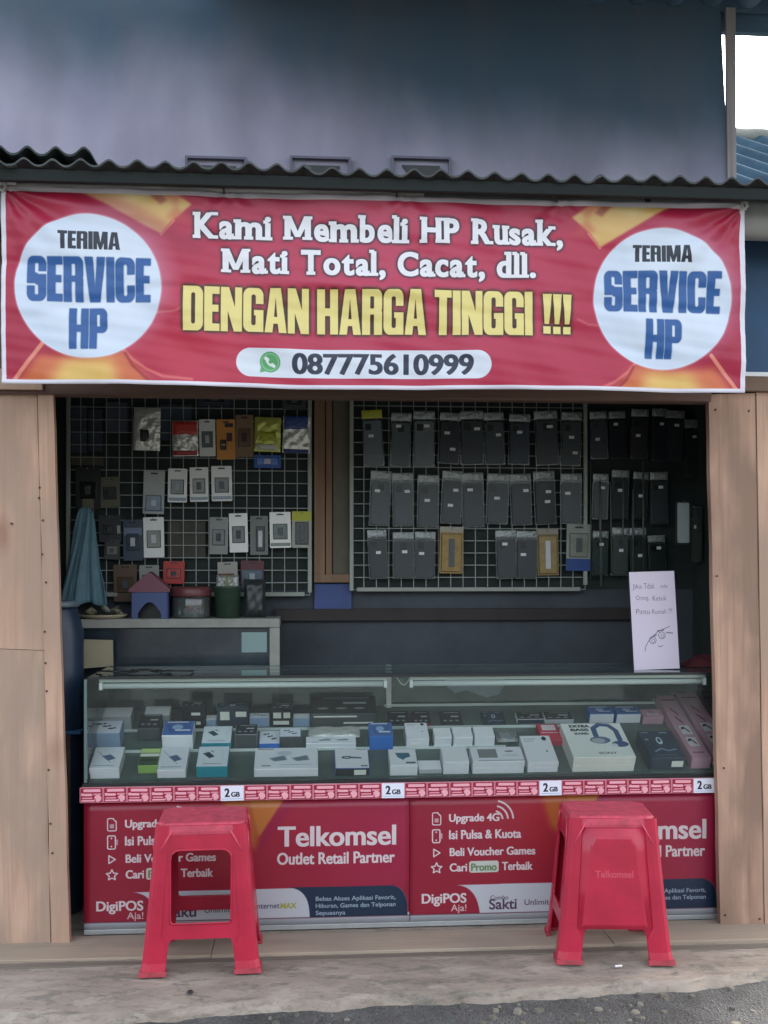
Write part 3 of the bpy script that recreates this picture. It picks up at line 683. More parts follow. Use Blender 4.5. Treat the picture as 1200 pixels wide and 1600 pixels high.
# ================================================================== BANNER
BNY = -.275
def bx(px): return at(px, 450, BNY).x
XL_, XR_ = bx(2), bx(1163); zT, zB = at(8, 289, BNY).z, at(8, 598.5, BNY).z
BW, BH = XR_ - XL_, zT - zB; SC = 2300 / BW
CW, CH = 2300, int(BH * SC)
def tb(px, py):
    p = at(px, py, BNY); return ((p.x - XL_) * SC, (zT - p.z) * SC)
cv = Canvas(CW, CH, (192, 30, 66))
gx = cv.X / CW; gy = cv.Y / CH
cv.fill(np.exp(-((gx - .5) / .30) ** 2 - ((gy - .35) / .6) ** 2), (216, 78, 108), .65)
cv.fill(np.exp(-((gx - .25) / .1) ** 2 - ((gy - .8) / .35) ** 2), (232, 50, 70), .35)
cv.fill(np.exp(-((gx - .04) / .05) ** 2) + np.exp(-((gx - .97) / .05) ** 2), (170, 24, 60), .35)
def TP(l): return [tb(*p) for p in l]
def sw(side):
    f = (lambda x: x) if side == 0 else (lambda x: 1170 - (x - 3) * .93)
    g_ = (lambda x, y: (f(x), y + (0 if side == 0 else 20)))
    def P_(l): return TP([g_(*q) for q in l])
    cv.poly(P_([(96, 285), (245, 285), (300, 318), (268, 345), (252, 365), (215, 345), (160, 315)]), (236, 192, 112), 1, 3)
    cv.poly(P_([(130, 285), (205, 285), (235, 306), (200, 316)]), (246, 224, 150), .9, 10)
    cv.poly(P_([(230, 285), (262, 285), (285, 308), (258, 340), (300, 348), (275, 320)]), (214, 92, 62), .5, 8)
    cv.poly(P_([(222, 290), (240, 290), (262, 312), (250, 318)]), (150, 40, 40), .6, 4)
    cv.line(P_([(252, 366), (272, 344)]), 7, (240, 140, 110), .8, 3)
    cv.poly(P_([(60, 552), (22, 600), (250, 612), (225, 585), (195, 548), (130, 560)]), (226, 116, 60), .95, 12)
    cv.poly(P_([(100, 560), (70, 606), (190, 610), (175, 560)]), (246, 204, 104), .95, 20)
    cv.line(P_([(66, 534), (20, 594)]), 12, (246, 150, 122), .95, 3)
    cv.line(P_([(192, 545), (205, 560), (228, 576), (255, 588), (300, 592)]), 9, (244, 130, 110), .7, 5)
    cv.line(P_([(196, 552), (208, 572), (232, 594), (250, 604)]), 8, (160, 24, 40), .7, 6)
    cv.line(P_([(246, 488), (272, 486), (290, 478)]), 6, (240, 130, 120), .6, 6)
sw(0); sw(1)
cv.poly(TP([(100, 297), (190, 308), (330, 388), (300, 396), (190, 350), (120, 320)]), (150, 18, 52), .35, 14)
for (cx, cy, k) in ((138, 447, 1), (1036, 466, 1)):
    c = tb(cx, cy); r = tb(cx + (114 if cx < 600 else 106.5), cy)[0] - c[0]
    cv.circle(c[0], c[1], r + 3, (250, 214, 220), .6, 6); cv.circle(c[0], c[1], r, (222, 238, 255))
    cv.circle(c[0] + r * .2, c[1] - r * .1, r * .8, (236, 246, 255), .6, r * .6)
def bt(s_, px0, py0, px1, py1, col, **k):
    a_, b_ = tb(px0, py0), tb(px1, py1)
    ya, yb = tb((px0 + px1) / 2, py0)[1], tb((px0 + px1) / 2, py1)[1]
    cv.text(s_, a_[0], ya, b_[0], yb, col, **k)
NAV = (38, 46, 58); BLU = (38, 96, 168)
bt('TERIMA', 91, 362, 188, 390, NAV, slab='impact'); bt('SERVICE', 42, 402, 236, 472, BLU, slab='impact', glow=((30, 50, 90), 2, 1.2, .6)); bt('HP', 108, 482, 168, 546, BLU, slab='impact', glow=((30, 50, 90), 2, 1.2, .6))
bt('TERIMA', 989, 383, 1080, 409, NAV, slab='impact'); bt('SERVICE', 945, 423, 1126, 487, BLU, slab='impact', glow=((30, 50, 90), 2, 1.2, .6)); bt('HP', 1009, 498, 1065, 559, BLU, slab='impact', glow=((30, 50, 90), 2, 1.2, .6))
GL = ((52, 34, 46), 6, 2.2, 1)
bt('Kami Membeli HP Rusak,', 301, 335, 880, 384, (252, 252, 255), slab=True, dil=1.7, glow=GL)
bt('Mati Total, Cacat, dll.', 345, 388, 837, 436, (252, 252, 255), slab=True, dil=1.7, glow=GL)
GG = ((66, 34, 18), 7, 2.6, 1)
bt('DENGAN HARGA TINGGI', 286, 450, 832, 520, (252, 234, 138), slab='impact', glow=GG)
bt('!!!', 848, 459, 894, 521, (252, 234, 138), slab='impact', glow=GG)
a_, b_ = tb(369, 541), tb(767, 591); cv.rr(a_[0], a_[1], b_[0], b_[1], (b_[1] - a_[1]) / 2, (232, 240, 250))
bt('087777561', 455, 549, 460, 550, (232, 240, 250)) if False else None
bt('087775610999', 456, 550, 740, 583, (44, 52, 72), off=.018, dil=2)
c = tb(422, 563); R_ = tb(438, 563)[0] - c[0]
cv.circle(*c, R_, (92, 178, 110)); cv.poly([(c[0] - R_, c[1] + R_ * 1.05), (c[0] - R_ * .85, c[1] + R_ * .2), (c[0] - R_ * .2, c[1] + R_ * .85)], (92, 178, 110), 1, 1)
cv.ring(*c, R_ * .8, 3, (150, 210, 160))
cv.line([(c[0] - R_ * .38, c[1] - R_ * .34), (c[0] - R_ * .30, c[1] - .02 * R_), (c[0] - .02 * R_, c[1] + R_ * .28), (c[0] + R_ * .34, c[1] + R_ * .36)], R_ * .2, (240, 248, 244))
cv.line([(c[0] - R_ * .40, c[1] - R_ * .36), (c[0] - R_ * .24, c[1] - .22 * R_)], R_ * .34, (240, 248, 244)); cv.line([(c[0] + R_ * .2, c[1] + R_ * .24), (c[0] + R_ * .36, c[1] + .36 * R_)], R_ * .34, (240, 248, 244))
bo = 13
for (x0, y0, x1, y1) in ((0, 0, CW, bo + 4), (0, CH - bo, CW, CH), (0, 0, bo, CH), (CW - bo - 2, 0, CW, CH)):
    cv.rr(x0, y0, x1, y1, .5, (238, 236, 246))
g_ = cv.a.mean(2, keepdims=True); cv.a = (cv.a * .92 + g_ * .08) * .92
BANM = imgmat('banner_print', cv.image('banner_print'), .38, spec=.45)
ban = empty('shop_banner', ((XL_ + XR_) / 2, BNY, zB), 'long red printed vinyl banner with white circles and yellow lettering tied under the eave', 'banner')
def drape(u, v_):
    x = u - .5; e = min(u, 1 - u)
    y = .006 * math.sin(u * 15 + v_ * 2.1 + 1) * (1 - .3 * v_) + .004 * math.sin(u * 37 - v_ * 5) * (.3 + .7 * (1 - v_)) + .0028 * math.sin((u * 22 + v_ * 13)) + .002 * math.sin(u * 71 + v_ * 19)
    # creases running in from the tied corners
    for (cu, s_) in ((0, 1), (1, -1)):
        du = (u - cu) * s_ * BW; dv = (1 - v_) * BH; r = math.hypot(du, dv); an = math.atan2(dv, du)
        y += .0075 * math.sin(an * 14 + r * 4) * math.exp(-r / .30)
    for cu in (.297, .53, .745):
        du = (u - cu) * BW; dv = (1 - v_) * BH; y += .004 * math.cos(math.atan2(du, dv + .02) * 7) * math.exp(-math.hypot(du, dv) / .14)
    y += .004 * math.exp(-((u - .13 - .06 * v_) / .012) ** 2) + .005 * math.exp(-((v_ - .30 - .25 * math.sin(u * 4.1)) / .035) ** 2) * math.sin(u * 9) + .0045 * math.exp(-((v_ - .62 + .2 * u) / .03) ** 2) * math.cos(u * 7)
    y += .003 * h1(u * 3.1 + v_ * 5.7, 3) 
    z = v_ * BH + .003 * math.sin(u * 11) * (1 - v_) - .004 * math.sin(math.pi * u) * (1)
    return (x * BW, y, z)
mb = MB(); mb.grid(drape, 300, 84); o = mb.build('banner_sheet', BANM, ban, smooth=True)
sm = o.modifiers.new('thick', 'SOLIDIFY'); sm.thickness = .001; sm.offset = 1
TIE = mat('black_tie', (.03, .03, .03), .5)
for px_, py_ in ((350, 302), (620, 312), (870, 319)):
    p = at(px_, py_, BNY); x = p.x - ban.location.x; z = BH + .0
    m_ = MB(); m_.tube([(x, -.004, z - .012), (x - .001, -.006, z + .01), (x - .003, .02, z + .045), (x - .003, .05, z + .05)], [.003, .0035, .0035, .003], 6); m_.tube([(x - .006, -.004, z + .022), (x + .006, -.004, z + .03)], .004, 6)
    m_.build('cable_tie', TIE, ban, smooth=True)
for s_ in (-1, 1):
    x = s_ * BW / 2; m_ = MB()
    for k in range(7):
        a0 = U(0, 6.28); P_ = [(x - s_ * .004 + .014 * math.cos(a0 + j * .9) * U(.5, 1), -.004 - .006 * rnd(), BH - .006 + .017 * math.sin(a0 + j * .9) * U(.5, 1)) for j in range(6)]
        m_.tube(P_, .0038, 6)
    m_.tube([(x, 0, BH), (x + s_ * .012, .02, BH + .03), (x + s_ * .02, .08, BH + .05)], .003, 6)
    if s_ == -1: m_.tube([(x + .0, -.004, BH + .004), (x + .045, -.002, BH + .006)], .006, 6)
    m_.build('corner_knot', mat('white_rag', srgb(206, 208, 206), .8), ban, smooth=True)
# pale stick along the top hem at left
m_ = MB(); m_.tube([(-BW / 2 + .02, .010, BH + .004), (-BW / 2 + 1.3, .012, BH + .006)], .007, 8); m_.build('hem_stick', mat('pale_stick', srgb(178, 180, 176), .6), ban, smooth=True)

# ================================================================== COUNTER
CY = .075                                   # glass and panel front
cx0, cx1 = at(131, 1300, CY).x, at(1123, 1300, CY).x
cxp = cx1; cx1 = at(1158, 1300, CY).x; CWD = cx1 - cx0
ct = empty('display_counter', (0, 0, 0), 'long glass display counter with red printed front panels standing in the shop opening', 'display counter')
def cz(py, px=600, Y=CY): return at(px, py, Y).z
z_top, z_gb, z_st, z_pt, z_pb, z_bot = cz(1054), cz(1217), cz(1222), cz(1247), cz(1441), cz(1449)
CD = .50                                    # depth
def bxp(name, x0, x1, y0, y1, z0, z1, m, r=.0015, parent=ct):
    b_ = MB(); b_.bevbox(x0, x1, y0, y1, z0, z1, r); return b_.build(name, m, parent)
bxp('cabinet_body', cx0 + .004, cx1 - .004, CY + .006, CY + CD, z_bot + .004, z_gb - .013, mat('cabinet_board', (.10, .035, .04), .6))
bxp('skirting_strip', cx0, cx1, CY - .002, CY + .02, z_bot, z_pb - .001, ALU)
for px_ in (205, 625, 1090):
    p = at(px_, 1461, CY + .03); m_ = MB(); m_.lathe([(.026, -.004), (.034, .006), (.034, .02), (.02, z_bot + .003)], 16, (p.x, CY + .04, .004)); m_.build('foot', mat('pale_foot', srgb(150, 152, 146), .6), ct, smooth=True)
bxp('gap_shade_block', cx0 + .02, cx1 - .02, CY + .022, CY + CD - .02, .0, z_bot + .003, BLACK)  # black block added to stand for the shade in the gap under the counter
# printed panel artwork
PW, PH = 1530, 615
pc = Canvas(PW, PH, (186, 26, 58))
def q1(x, y):     # first panel sight coordinates -> artwork
    return ((x - 130) / 510 * PW, (y - (1252 - (x - 130) * .0098)) / (201 - (x - 130) * .014) * PH)
def q2(x, y):
    xx = 130 + (x - 640) / 484 * 510
    return ((xx - 130) / 510 * PW, (y - (1247 - (x - 640) * .0125)) / (193 - (x - 640) * .012) * PH)
gx = pc.X / PW; gy = pc.Y / PH
pc.fill(np.clip(1 - gx * 1.8, 0, 1), (170, 22, 50), .6); pc.fill(np.clip((gx - .62) * 2.6, 0, 1) * (1 - gy * .3), (186, 34, 84), .55)
pc.fill(np.exp(-((gx - .42) / .14) ** 2 - ((gy - .2) / .5) ** 2), (206, 50, 50), .55)
pc.poly([q1(342, 1240), q1(447, 1240), q1(402, 1305), q1(395, 1330), q1(360, 1300)], (214, 120, 42), .8, 14)
pc.poly([q1(385, 1240), q1(447, 1240), q1(402, 1308)], (220, 132, 48), .8, 3)
pc.poly([q1(447, 1240), q1(470, 1240), q1(404, 1330), q1(402, 1308)], (176, 24, 72), .8, 4)
WH = (244, 232, 232)
def t1(s_, x0, y0, x1, y1, col=WH, f=q1, **k):
    a_, b_ = f(x0, y0), f(x1, y1); ya = f((x0 + x1) / 2, y0)[1]; yb = f((x0 + x1) / 2, y1)[1]; pc.text(s_, a_[0], ya, b_[0], yb, col, **k)
t1('Upgrade 4G', 700, 1272, 778, 1288, f=q2, off=.018, dil=1)
t1('Isi Pulsa & Kuota', 700, 1297, 812, 1311, f=q2, off=.018, dil=1)
t1('Beli Voucher Games', 701, 1324, 834, 1337, f=q2, off=.018, dil=1)
t1('Cari', 701, 1349, 728, 1362, f=q2, off=.018, dil=1); t1('Terbaik', 782, 1347, 830, 1360, f=q2, off=.018, dil=1)
a_, b_ = q2(731, 1346), q2(777, 1363); pc.rr(a_[0], a_[1], b_[0], b_[1], 12, (226, 230, 214)); t1('Promo', 734, 1349, 774, 1361, (112, 150, 100), f=q2, off=.018, dil=1)
def ico(y): return q2(681, y)
cx_, cy_ = ico(1280); pc.rr(cx_ - 20, cy_ - 30, cx_ + 20, cy_ + 30, 7, WH, wd=5); pc.poly([(cx_ + 4, cy_ - 36), (cx_ + 26, cy_ - 36), (cx_ + 26, cy_ - 12)], (170, 24, 50)); pc.line([(cx_ + 4, cy_ - 30), (cx_ + 20, cy_ - 12)], 5, WH); pc.rr(cx_ - 10, cy_ - 2, cx_ + 10, cy_ + 18, 3, (210, 170, 170))
cx_, cy_ = ico(1307); pc.rr(cx_ - 20, cy_ - 32, cx_ + 16, cy_ + 32, 7, WH, wd=6); pc.circle(cx_ - 2, cy_ + 20, 4, WH); pc.circle(cx_ - 2, cy_ - 20, 4, WH); pc.rr(cx_ + 20, cy_ - 14, cx_ + 28, cy_ + 14, 3, (220, 170, 176))
cx_, cy_ = ico(1333); pc.line([(cx_ - 14, cy_ - 19), (cx_ + 16, cy_), (cx_ - 14, cy_ + 19), (cx_ - 14, cy_ - 19)], 6, WH)
cx_, cy_ = ico(1357); pc.line([(cx_ + (27 if i % 2 == 0 else 13) * math.sin(i * math.pi / 5), cy_ - (27 if i % 2 == 0 else 13) * math.cos(i * math.pi / 5)) for i in range(11)], 6, WH)
c = q2(771, 1282)
for r in (28, 54, 80): pc.ring(c[0] - 4, c[1] - 2, r + 14, 9, (236, 214, 214), 2, 78)
t1('Telkomsel', 431, 1290, 619, 1322, off=.014, dil=2.4); t1('Outlet Retail Partner', 430, 1331, 617, 1350, off=.018, dil=1)
# lower band
def arc(f, pts, n=8):
    out = []
    (x0, y0), (x1, y1), (x2, y2) = pts
    for i in range(n + 1): t = i / n; out.append(f((1 - t) ** 2 * x0 + 2 * t * (1 - t) * x1 + t * t * x2, (1 - t) ** 2 * y0 + 2 * t * (1 - t) * y1 + t * t * y2))
    return out
LW = (216, 220, 228)
yb_ = PH - 1
pc.poly(arc(q2, [(712, 1383), (745, 1385), (748, 1432)]) + [(q2(748, 1440)[0], PH * .945), (PW, PH * .945), (PW, q1(640, 1385)[1]), q1(455, 1388)], LW, 1, 1)
pc.poly(arc(q1, [(448, 1387), (479, 1389), (481, 1425)]) + [q1(482, 1442), (q1(637, 1440)[0], q1(482, 1442)[1])] + arc(q1, [(637, 1415), (634, 1386), (612, 1384)]), (26, 52, 82), 1, 1)
pc.poly([(q1(637, 1440)[0], q1(600, 1383)[1] - 8), (PW, q1(600, 1383)[1] - 8), (PW, PH * .92), (q1(637, 1440)[0], PH * .92)], (176, 28, 62), 1, 1)
pc.poly([(q1(612, 1383)[0], q1(600, 1383)[1] - 9)] + arc(q1, [(612, 1384), (634, 1386), (637, 1415)]) + [(q1(638, 1380)[0], q1(600, 1383)[1] - 9)], (180, 28, 62), 1, 1)
pc.rr(-10, PH * .945, PW + 10, PH + 10, 1, (206, 212, 220)); pc.rr(-10, PH * .943, PW + 10, PH * .952, 1, (120, 70, 90), .7)
t1('DigiPOS', 658, 1396, 727, 1416, f=q2, off=.018, dil=1); t1('Aja!', 703, 1413, 727, 1427, (240, 206, 206), f=q2, off=.01)
t1('Combo', 764, 1399, 792, 1406, (96, 92, 108), f=q2); t1('Sakti', 762, 1404, 805, 1421, (92, 62, 92), f=q2, off=.02); t1('Unlimited', 817, 1405, 868, 1414, (104, 92, 112), f=q2)
t1('Internet', 396, 1411, 434, 1420, (92, 84, 110)); t1('MAX', 435, 1411, 461, 1420, (186, 190, 70), off=.018, dil=1)
NT = (176, 196, 214)
t1('Bebas Akses Aplikasi Favorit,', 491, 1400, 618, 1409, NT, off=.015); t1('Hiburan, Games dan Telponan', 491, 1411, 618, 1420, NT, off=.015); t1('Sepuasnya', 491, 1423, 538, 1432, NT, off=.015)
g_ = pc.a.mean(2, keepdims=True); pc.a = (pc.a * .86 + g_ * .14) * .84
PANM = imgmat('panel_print', pc.image('panel_print'), .35, spec=.5, bump=.10)
xm = at(640, 1340, CY).x
for xa, xb in ((cx0, xm - .001), (xm + .001, cxp)):
    b_ = MB(); n_ = 40
    def pf(u, v_): return (xa + (xb - xa) * u, CY - .0012 + .0012 * math.sin(u * 21 + v_ * 3) * math.sin(v_ * 3.1) - (.0015 * math.exp(-((v_ - .24) / .02) ** 2)), z_pb + (z_pt - z_pb) * v_)
    b_.grid(pf, 40, 14); o = b_.build('printed_panel', PANM, ct, smooth=True); s2 = o.modifiers.new('thick', 'SOLIDIFY'); s2.thickness = .002; s2.offset = -1
bxp('black_edge', cx0 - .004, cx1 + .002, CY - .008, CY + .02, z_st + .001, z_gb, BLACK, .001)
# price rail with voucher cards
sX0, sX1 = at(126, 1235, CY - .02).x, at(1121, 1230, CY - .02).x
zs1, zs0 = cz(1223, 600, CY - .02), cz(1247, 600, CY - .02)
rail = bxp('price_rail', sX0, sX1, CY - .022, CY - .010, zs0, zs1 - .001, mat('pink_rail', srgb(208, 150, 158), .4), .001)
cc = Canvas(220, 150, (206, 130, 142))
cc.rr(6, 6, 214, 146, 6, (150, 30, 56)); LP = (232, 168, 178)
cc.rr(34, 16, 196, 44, 10, LP); cc.rr(12, 56, 40, 82, 4, LP); cc.rr(36, 60, 118, 84, 10, LP); cc.rr(126, 58, 202, 76, 8, (214, 140, 152)); cc.circle(170, 108, 34, LP); cc.rr(20, 98, 120, 112, 6, (222, 150, 162)); cc.rr(14, 122, 140, 138, 6, LP); cc.line([(120, 90), (150, 120), (150, 140)], 6, (150, 30, 56))
CARDM = imgmat('voucher_print', cc.image('voucher_print'), .4)
c2 = Canvas(220, 150, (226, 228, 238)); c2.text('2', 36, 24, 86, 112, (30, 30, 44), off=.018, dil=3); c2.text('GB', 98, 62, 184, 112, (30, 30, 44), dil=2, off=.02); c2.rr(10, 128, 210, 134, 2, (150, 160, 200), .8)
CARDG = imgmat('quota_card_print', c2.image('quota_card_print'), .4)
def cardmesh(M_):
    b_ = MB(); hw, hh = (at(1100, 1237, CY - .02).x - at(363, 1237, CY - .02).x) / 42 - .0006, (zs1 - zs0) / 2 - .001
    b_.quad((-hw, 0, -hh), (hw, 0, -hh), (hw, 0, hh), (-hw, 0, hh), 0, [(0, 0), (1, 0), (1, 1), (0, 1)])
    b_.quad((hw, .001, -hh), (-hw, .001, -hh), (-hw, .001, hh), (hw, .001, hh), 0, [(0, 0), (.02, 0), (.02, .02), (0, .02)])
    for (p, q) in (((-hw, -hh), (hw, -hh)), ((hw, -hh), (hw, hh)), ((hw, hh), (-hw, hh)), ((-hw, hh), (-hw, -hh))): b_.quad((p[0], 0, p[1]), (p[0], .001, p[1]), (q[0], .001, q[1]), (q[0], 0, q[1]), 0, [(0, 0)] * 4)
    return b_.mesh('card', M_)
CM, CG = cardmesh(CARDM), cardmesh(CARDG); c6 = at(363, 1237, CY - .02).x; c27 = at(1100, 1237, CY - .02).x; pitch = (c27 - c6) / 21
for i in range(28):
    gcard = i in (6, 13, 20, 27); x = c6 + pitch * (i - 6)
    o = link('voucher_card', CG if gcard else CM, rail, loc=(x, CY - .0235 - (.001 if gcard else 0), (zs0 + zs1) / 2 + U(-.0008, .0008))); o.rotation_euler = (0, U(-.012, .012), 0)
    if gcard: o['label'] = 'white card printed 2 GB'
# glass case
GLF = glass('case_glass_front', (.97, .995, .985), refl=.02, milk=.015)
GLT = glass('case_glass_top', (.88, .95, .93), refl=.3, milk=.10, milkcol=(.45, .52, .50))
GLS = glass('case_glass_side', (.88, .96, .94), refl=.15, milk=.05)
tx0 = at(140, 1054, CY).x
bxp('front_glass', cx0 + .012, cx1, CY + .002, CY + .007, z_gb + .001, z_top - .006, GLF, 0)
bxp('side_glass', cx0 + .004, cx0 + .009, CY + .010, CY + CD - .01, z_gb + .001, z_top - .006, GLS, 0)
bxp('side_glass', cx1 - .004, cx1 + .001, CY + .010, CY + CD - .01, z_gb + .001, z_top - .006, GLS, 0)
TOPM = mat('dark_counter_glass', srgb(98, 108, 104), .12, spec=.7, var=.2, vscale=6)
bxp('top_glass', tx0, at(1125, 1050, CY).x + .06, CY - .006, CY + .34, z_top - .005, z_top + .001, GLT, 0)
bxp('top_edge_trim', tx0, at(1125, 1050, CY).x + .06, CY - .010, CY - .0065, z_top - .008, z_top + .0005, BLACK, 0)
bxp('corner_frame', cx0, cx0 + .010, CY - .001, CY + .010, z_gb + .001, z_top - .009, mat('greenish_frame', srgb(104, 124, 122), .4, .3), .001)
xdv = at(612, 1080, CY + .3).x
bxp('divider_post', xdv - .011, xdv + .011, CY + .44, CY + .46, z_gb + .002, z_top - .009, ALU)
for (xa, xb) in ((cx0 + .02, xdv - .014), (xdv + .014, cx1 - .02)):
    bxp('back_glass', xa, xb, CY + .465, CY + .470, z_gb + .17, z_top - .01, glass('case_glass_back', (.45, .60, .56), refl=.3, milk=.16, milkcol=(.16, .24, .22)), 0)
    bxp('back_rail', xa, xb, CY + .455, CY + .464, z_gb + .155, z_gb + .169, ALU)
bxp('case_floor', cx0 + .011, cx1 - .006, CY + .012, CY + .45, z_gb - .011, z_gb - .001, mat('case_floor', (.035, .045, .042), .35))
# tilted display board
TILT = math.radians(24); S0 = Vector((0, CY + .028, z_gb + .004)); SL = .455
def sp(x, s, h=0): return Vector((x, S0.y + s * math.cos(TILT) - h * math.sin(TILT), S0.z + s * math.sin(TILT) + h * math.cos(TILT)))
m_ = MB(); Mt = Matrix.Translation(S0) @ Matrix.Rotation(TILT, 4, 'X')
m_.bevbox(cx0 + .012, cx1 - .007, 0, SL, -.008, -.0005, 0, M=Mt); m_.build('display_board', mat('display_board', srgb(88, 104, 98), .35, var=.3, vscale=5), ct)
EDGE = mat('glass_edge', srgb(226, 238, 232), .2, spec=.7)
def s_at(px, py):
    lo, hi = 0, SL
    for _ in range(30):
        s = (lo + hi) / 2; D = S0.y + s * math.cos(TILT); X = at(px, py, D).x
        if proj(sp(X, s))[1] > py: lo = s
        else: hi = s
    return (lo + hi) / 2
for (xa_, xb_, py) in ((133, 790, 1173), (192, 880, 1141), (600, 1085, 1104)):
    s = s_at(500, py); a_ = at(xa_, py, S0.y + s * .91).x; b_ = at(xb_, py, S0.y + s * .91).x
    m_ = MB(); m_.bevbox(a_, b_, s, s + .003, .001, .012, 0, M=Mt); m_.build('retaining_strip', EDGE, ct)
# fluorescent lamps (unlit)
for (xa_, xb_, ya_) in ((155, 605, 1066), (640, 1103, 1064)):
    Yl = CY + .022; a_ = at(xa_, ya_, Yl); b_ = at(xb_, ya_, Yl); zc_ = z_top - .024
    lam = bxp('lamp_batten', a_.x, b_.x, Yl, Yl + .022, zc_ + .0015, z_top - .0075, mat('lamp_white', srgb(214, 224, 218), .4), .002)
    m_ = MB(); m_.tube([(a_.x + .014, Yl + .002, zc_ - .011), (b_.x - .014, Yl + .002, zc_ - .011)], .0098, 12); m_.build('tube', mat('lamp_tube', srgb(206, 216, 210), .3), lam, smooth=True)
    for e in (a_.x, b_.x - .012):
        m_ = MB(); m_.bevbox(e, e + .012, Yl - .006, Yl + .012, zc_ - .024, zc_ + .001, .001); m_.build('end_cap', WHITEPL, lam)
a_ = at(620, 1060, CY + .06); b_ = at(642, 1060, CY + .06)
m_ = MB(); m_.tube([(a_.x + (b_.x - a_.x) * t, CY + .065, z_top - .014 - .030 * math.sin(math.pi * t)) for t in [i / 10 for i in range(11)]], .0022, 6); m_.build('lamp_wire', WHITEPL, ct, smooth=True)
# peeling paper on back glass
pts = [(692, 1050), (700, 1075), (712, 1083), (730, 1079), (748, 1086), (762, 1090), (780, 1086), (788, 1072), (792, 1050)]
m_ = MB(); m_.prism([(p.x, p.z) for p in [at(x, y, CY + .44) for x, y in pts]], CY + .452, CY + .454); m_.build('torn_sticker', mat('torn_paper', srgb(150, 164, 168), .8), ct)

# ================================================================== BOX PRINTS
AT = Canvas(1024, 1024, (225, 228, 232)); CE = 256
def cell(i): return (i % 4) * CE, (i // 4) * CE
def cuv(i):
    x, y = cell(i); e = 3 / 1024; return (x / 1024 + e, 1 - (y + CE) / 1024 + e, (x + CE) / 1024 - e, 1 - y / 1024 - e)
def rc(i, col): x, y = cell(i); AT.rr(x, y, x + CE, y + CE, .5, col)
GREY = (90, 100, 110)
def lines(i, lst, col=(150, 156, 164)):
    x, y = cell(i)
    for (a_, b_, c_, h_) in lst: AT.rr(x + a_ * 256, y + b_ * 256, x + c_ * 256, y + b_ * 256 + h_ * 256, 2, col)
rc(0, (226, 230, 234)); x, y = cell(0); AT.poly([(x + 80, y + 110), (x + 150, y + 90), (x + 205, y + 140), (x + 140, y + 165)], (88, 108, 138), 1, 2); AT.line([(x + 30, y + 50), (x + 170, y + 190)], 4, (120, 130, 140)); lines(0, [(.1, .85, .8, .03)])
rc(1, (220, 226, 234)); x, y = cell(1)
for k in range(3): AT.circle(x + 70 + 50 * k, y + 70 + 45 * k, 24, (40, 46, 56), ry=15); AT.circle(x + 110 + 45 * k, y + 60 + 45 * k, 14, (40, 46, 56))
rc(2, (224, 232, 236)); x, y = cell(2); AT.poly([(x + 40, y + 90), (x + 90, y + 70), (x + 140, y + 130), (x + 100, y + 150)], (44, 64, 84), 1, 2); AT.poly([(x + 100, y + 60), (x + 120, y + 55), (x + 135, y + 80)], (90, 110, 130), 1, 2); AT.rr(x + 60, y + 50, x + 210, y + 200, 4, (190, 200, 206), wd=2); lines(2, [(.2, .84, .8, .03)])
rc(3, (230, 234, 238)); x, y = cell(3)
for k in (60, 150): AT.poly([(x + k, y + 130), (x + k + 60, y + 95), (x + k + 70, y + 150), (x + k + 20, y + 165)], (110, 124, 138), 1, 3)
AT.circle(x + 120, y + 70, 30, (200, 208, 216), soft=12); lines(3, [(.12, .83, .26, .04), (.05, .05, .3, .03)], (60, 64, 74)); lines(3, [(.4, .8, .9, .015)])
rc(4, (228, 230, 234)); x, y = cell(4); AT.circle(x + 90, y + 120, 40, (40, 48, 60), ry=18); AT.circle(x + 90, y + 120, 22, (190, 196, 204), ry=8); AT.line([(x + 120, y + 120), (x + 195, y + 128)], 16, (40, 48, 60)); lines(4, [(.65, .05, .95, .03), (.75, .86, .95, .06)], (90, 96, 106))
rc(5, (230, 234, 234)); x, y = cell(5); AT.poly([(x + 60, y + 60), (x + 190, y + 60), (x + 200, y + 120), (x + 150, y + 140), (x + 130, y + 170), (x + 80, y + 130)], (60, 110, 130), 1, 2); AT.rr(x + 150, y + 200, x + 240, y + 226, 8, (90, 100, 110))
rc(6, (234, 236, 238))
rc(7, (230, 232, 236)); x, y = cell(7); AT.rr(x + 36, y + 40, x + 128, y + 190, 3, (128, 134, 136)); AT.circle(x + 190, y + 80, 22, (120, 126, 134), ry=14); AT.rr(x + 30, y + 232, x + 250, y + 240, 1, (90, 100, 120)); lines(7, [(.65, .5, .9, .02), (.6, .6, .92, .02)])
rc(8, (232, 234, 238)); x, y = cell(8); AT.circle(x + 200, y + 30, 20, (30, 34, 44)); AT.circle(x + 190, y + 150, 8, (90, 110, 130)); lines(8, [(.1, .12, .5, .02), (.1, .2, .4, .02)])
rc(9, (232, 236, 228)); x, y = cell(9)
AT.text('EXTRA', x + 34, y + 14, x + 120, y + 34, (50, 54, 60), dil=2); AT.text('BASS', x + 34, y + 42, x + 110, y + 62, (50, 54, 60), dil=2); AT.text('SOUND', x + 44, y + 72, x + 104, y + 88, (50, 54, 60), dil=1)
AT.line([(x + 130 + 0, y + 100), (x + 132, y + 40), (x + 160, y + 14), (x + 200, y + 20), (x + 222, y + 60), (x + 222, y + 130)], 22, (62, 88, 130)); AT.circle(x + 140, y + 130, 42, (96, 116, 148), ry=26); AT.circle(x + 132, y + 134, 28, (176, 184, 190), ry=18); AT.circle(x + 216, y + 160, 34, (62, 88, 130), ry=22); AT.circle(x + 190, y + 170, 14, (220, 220, 226))
AT.text('SONY', x + 112, y + 216, x + 186, y + 232, (60, 64, 66))
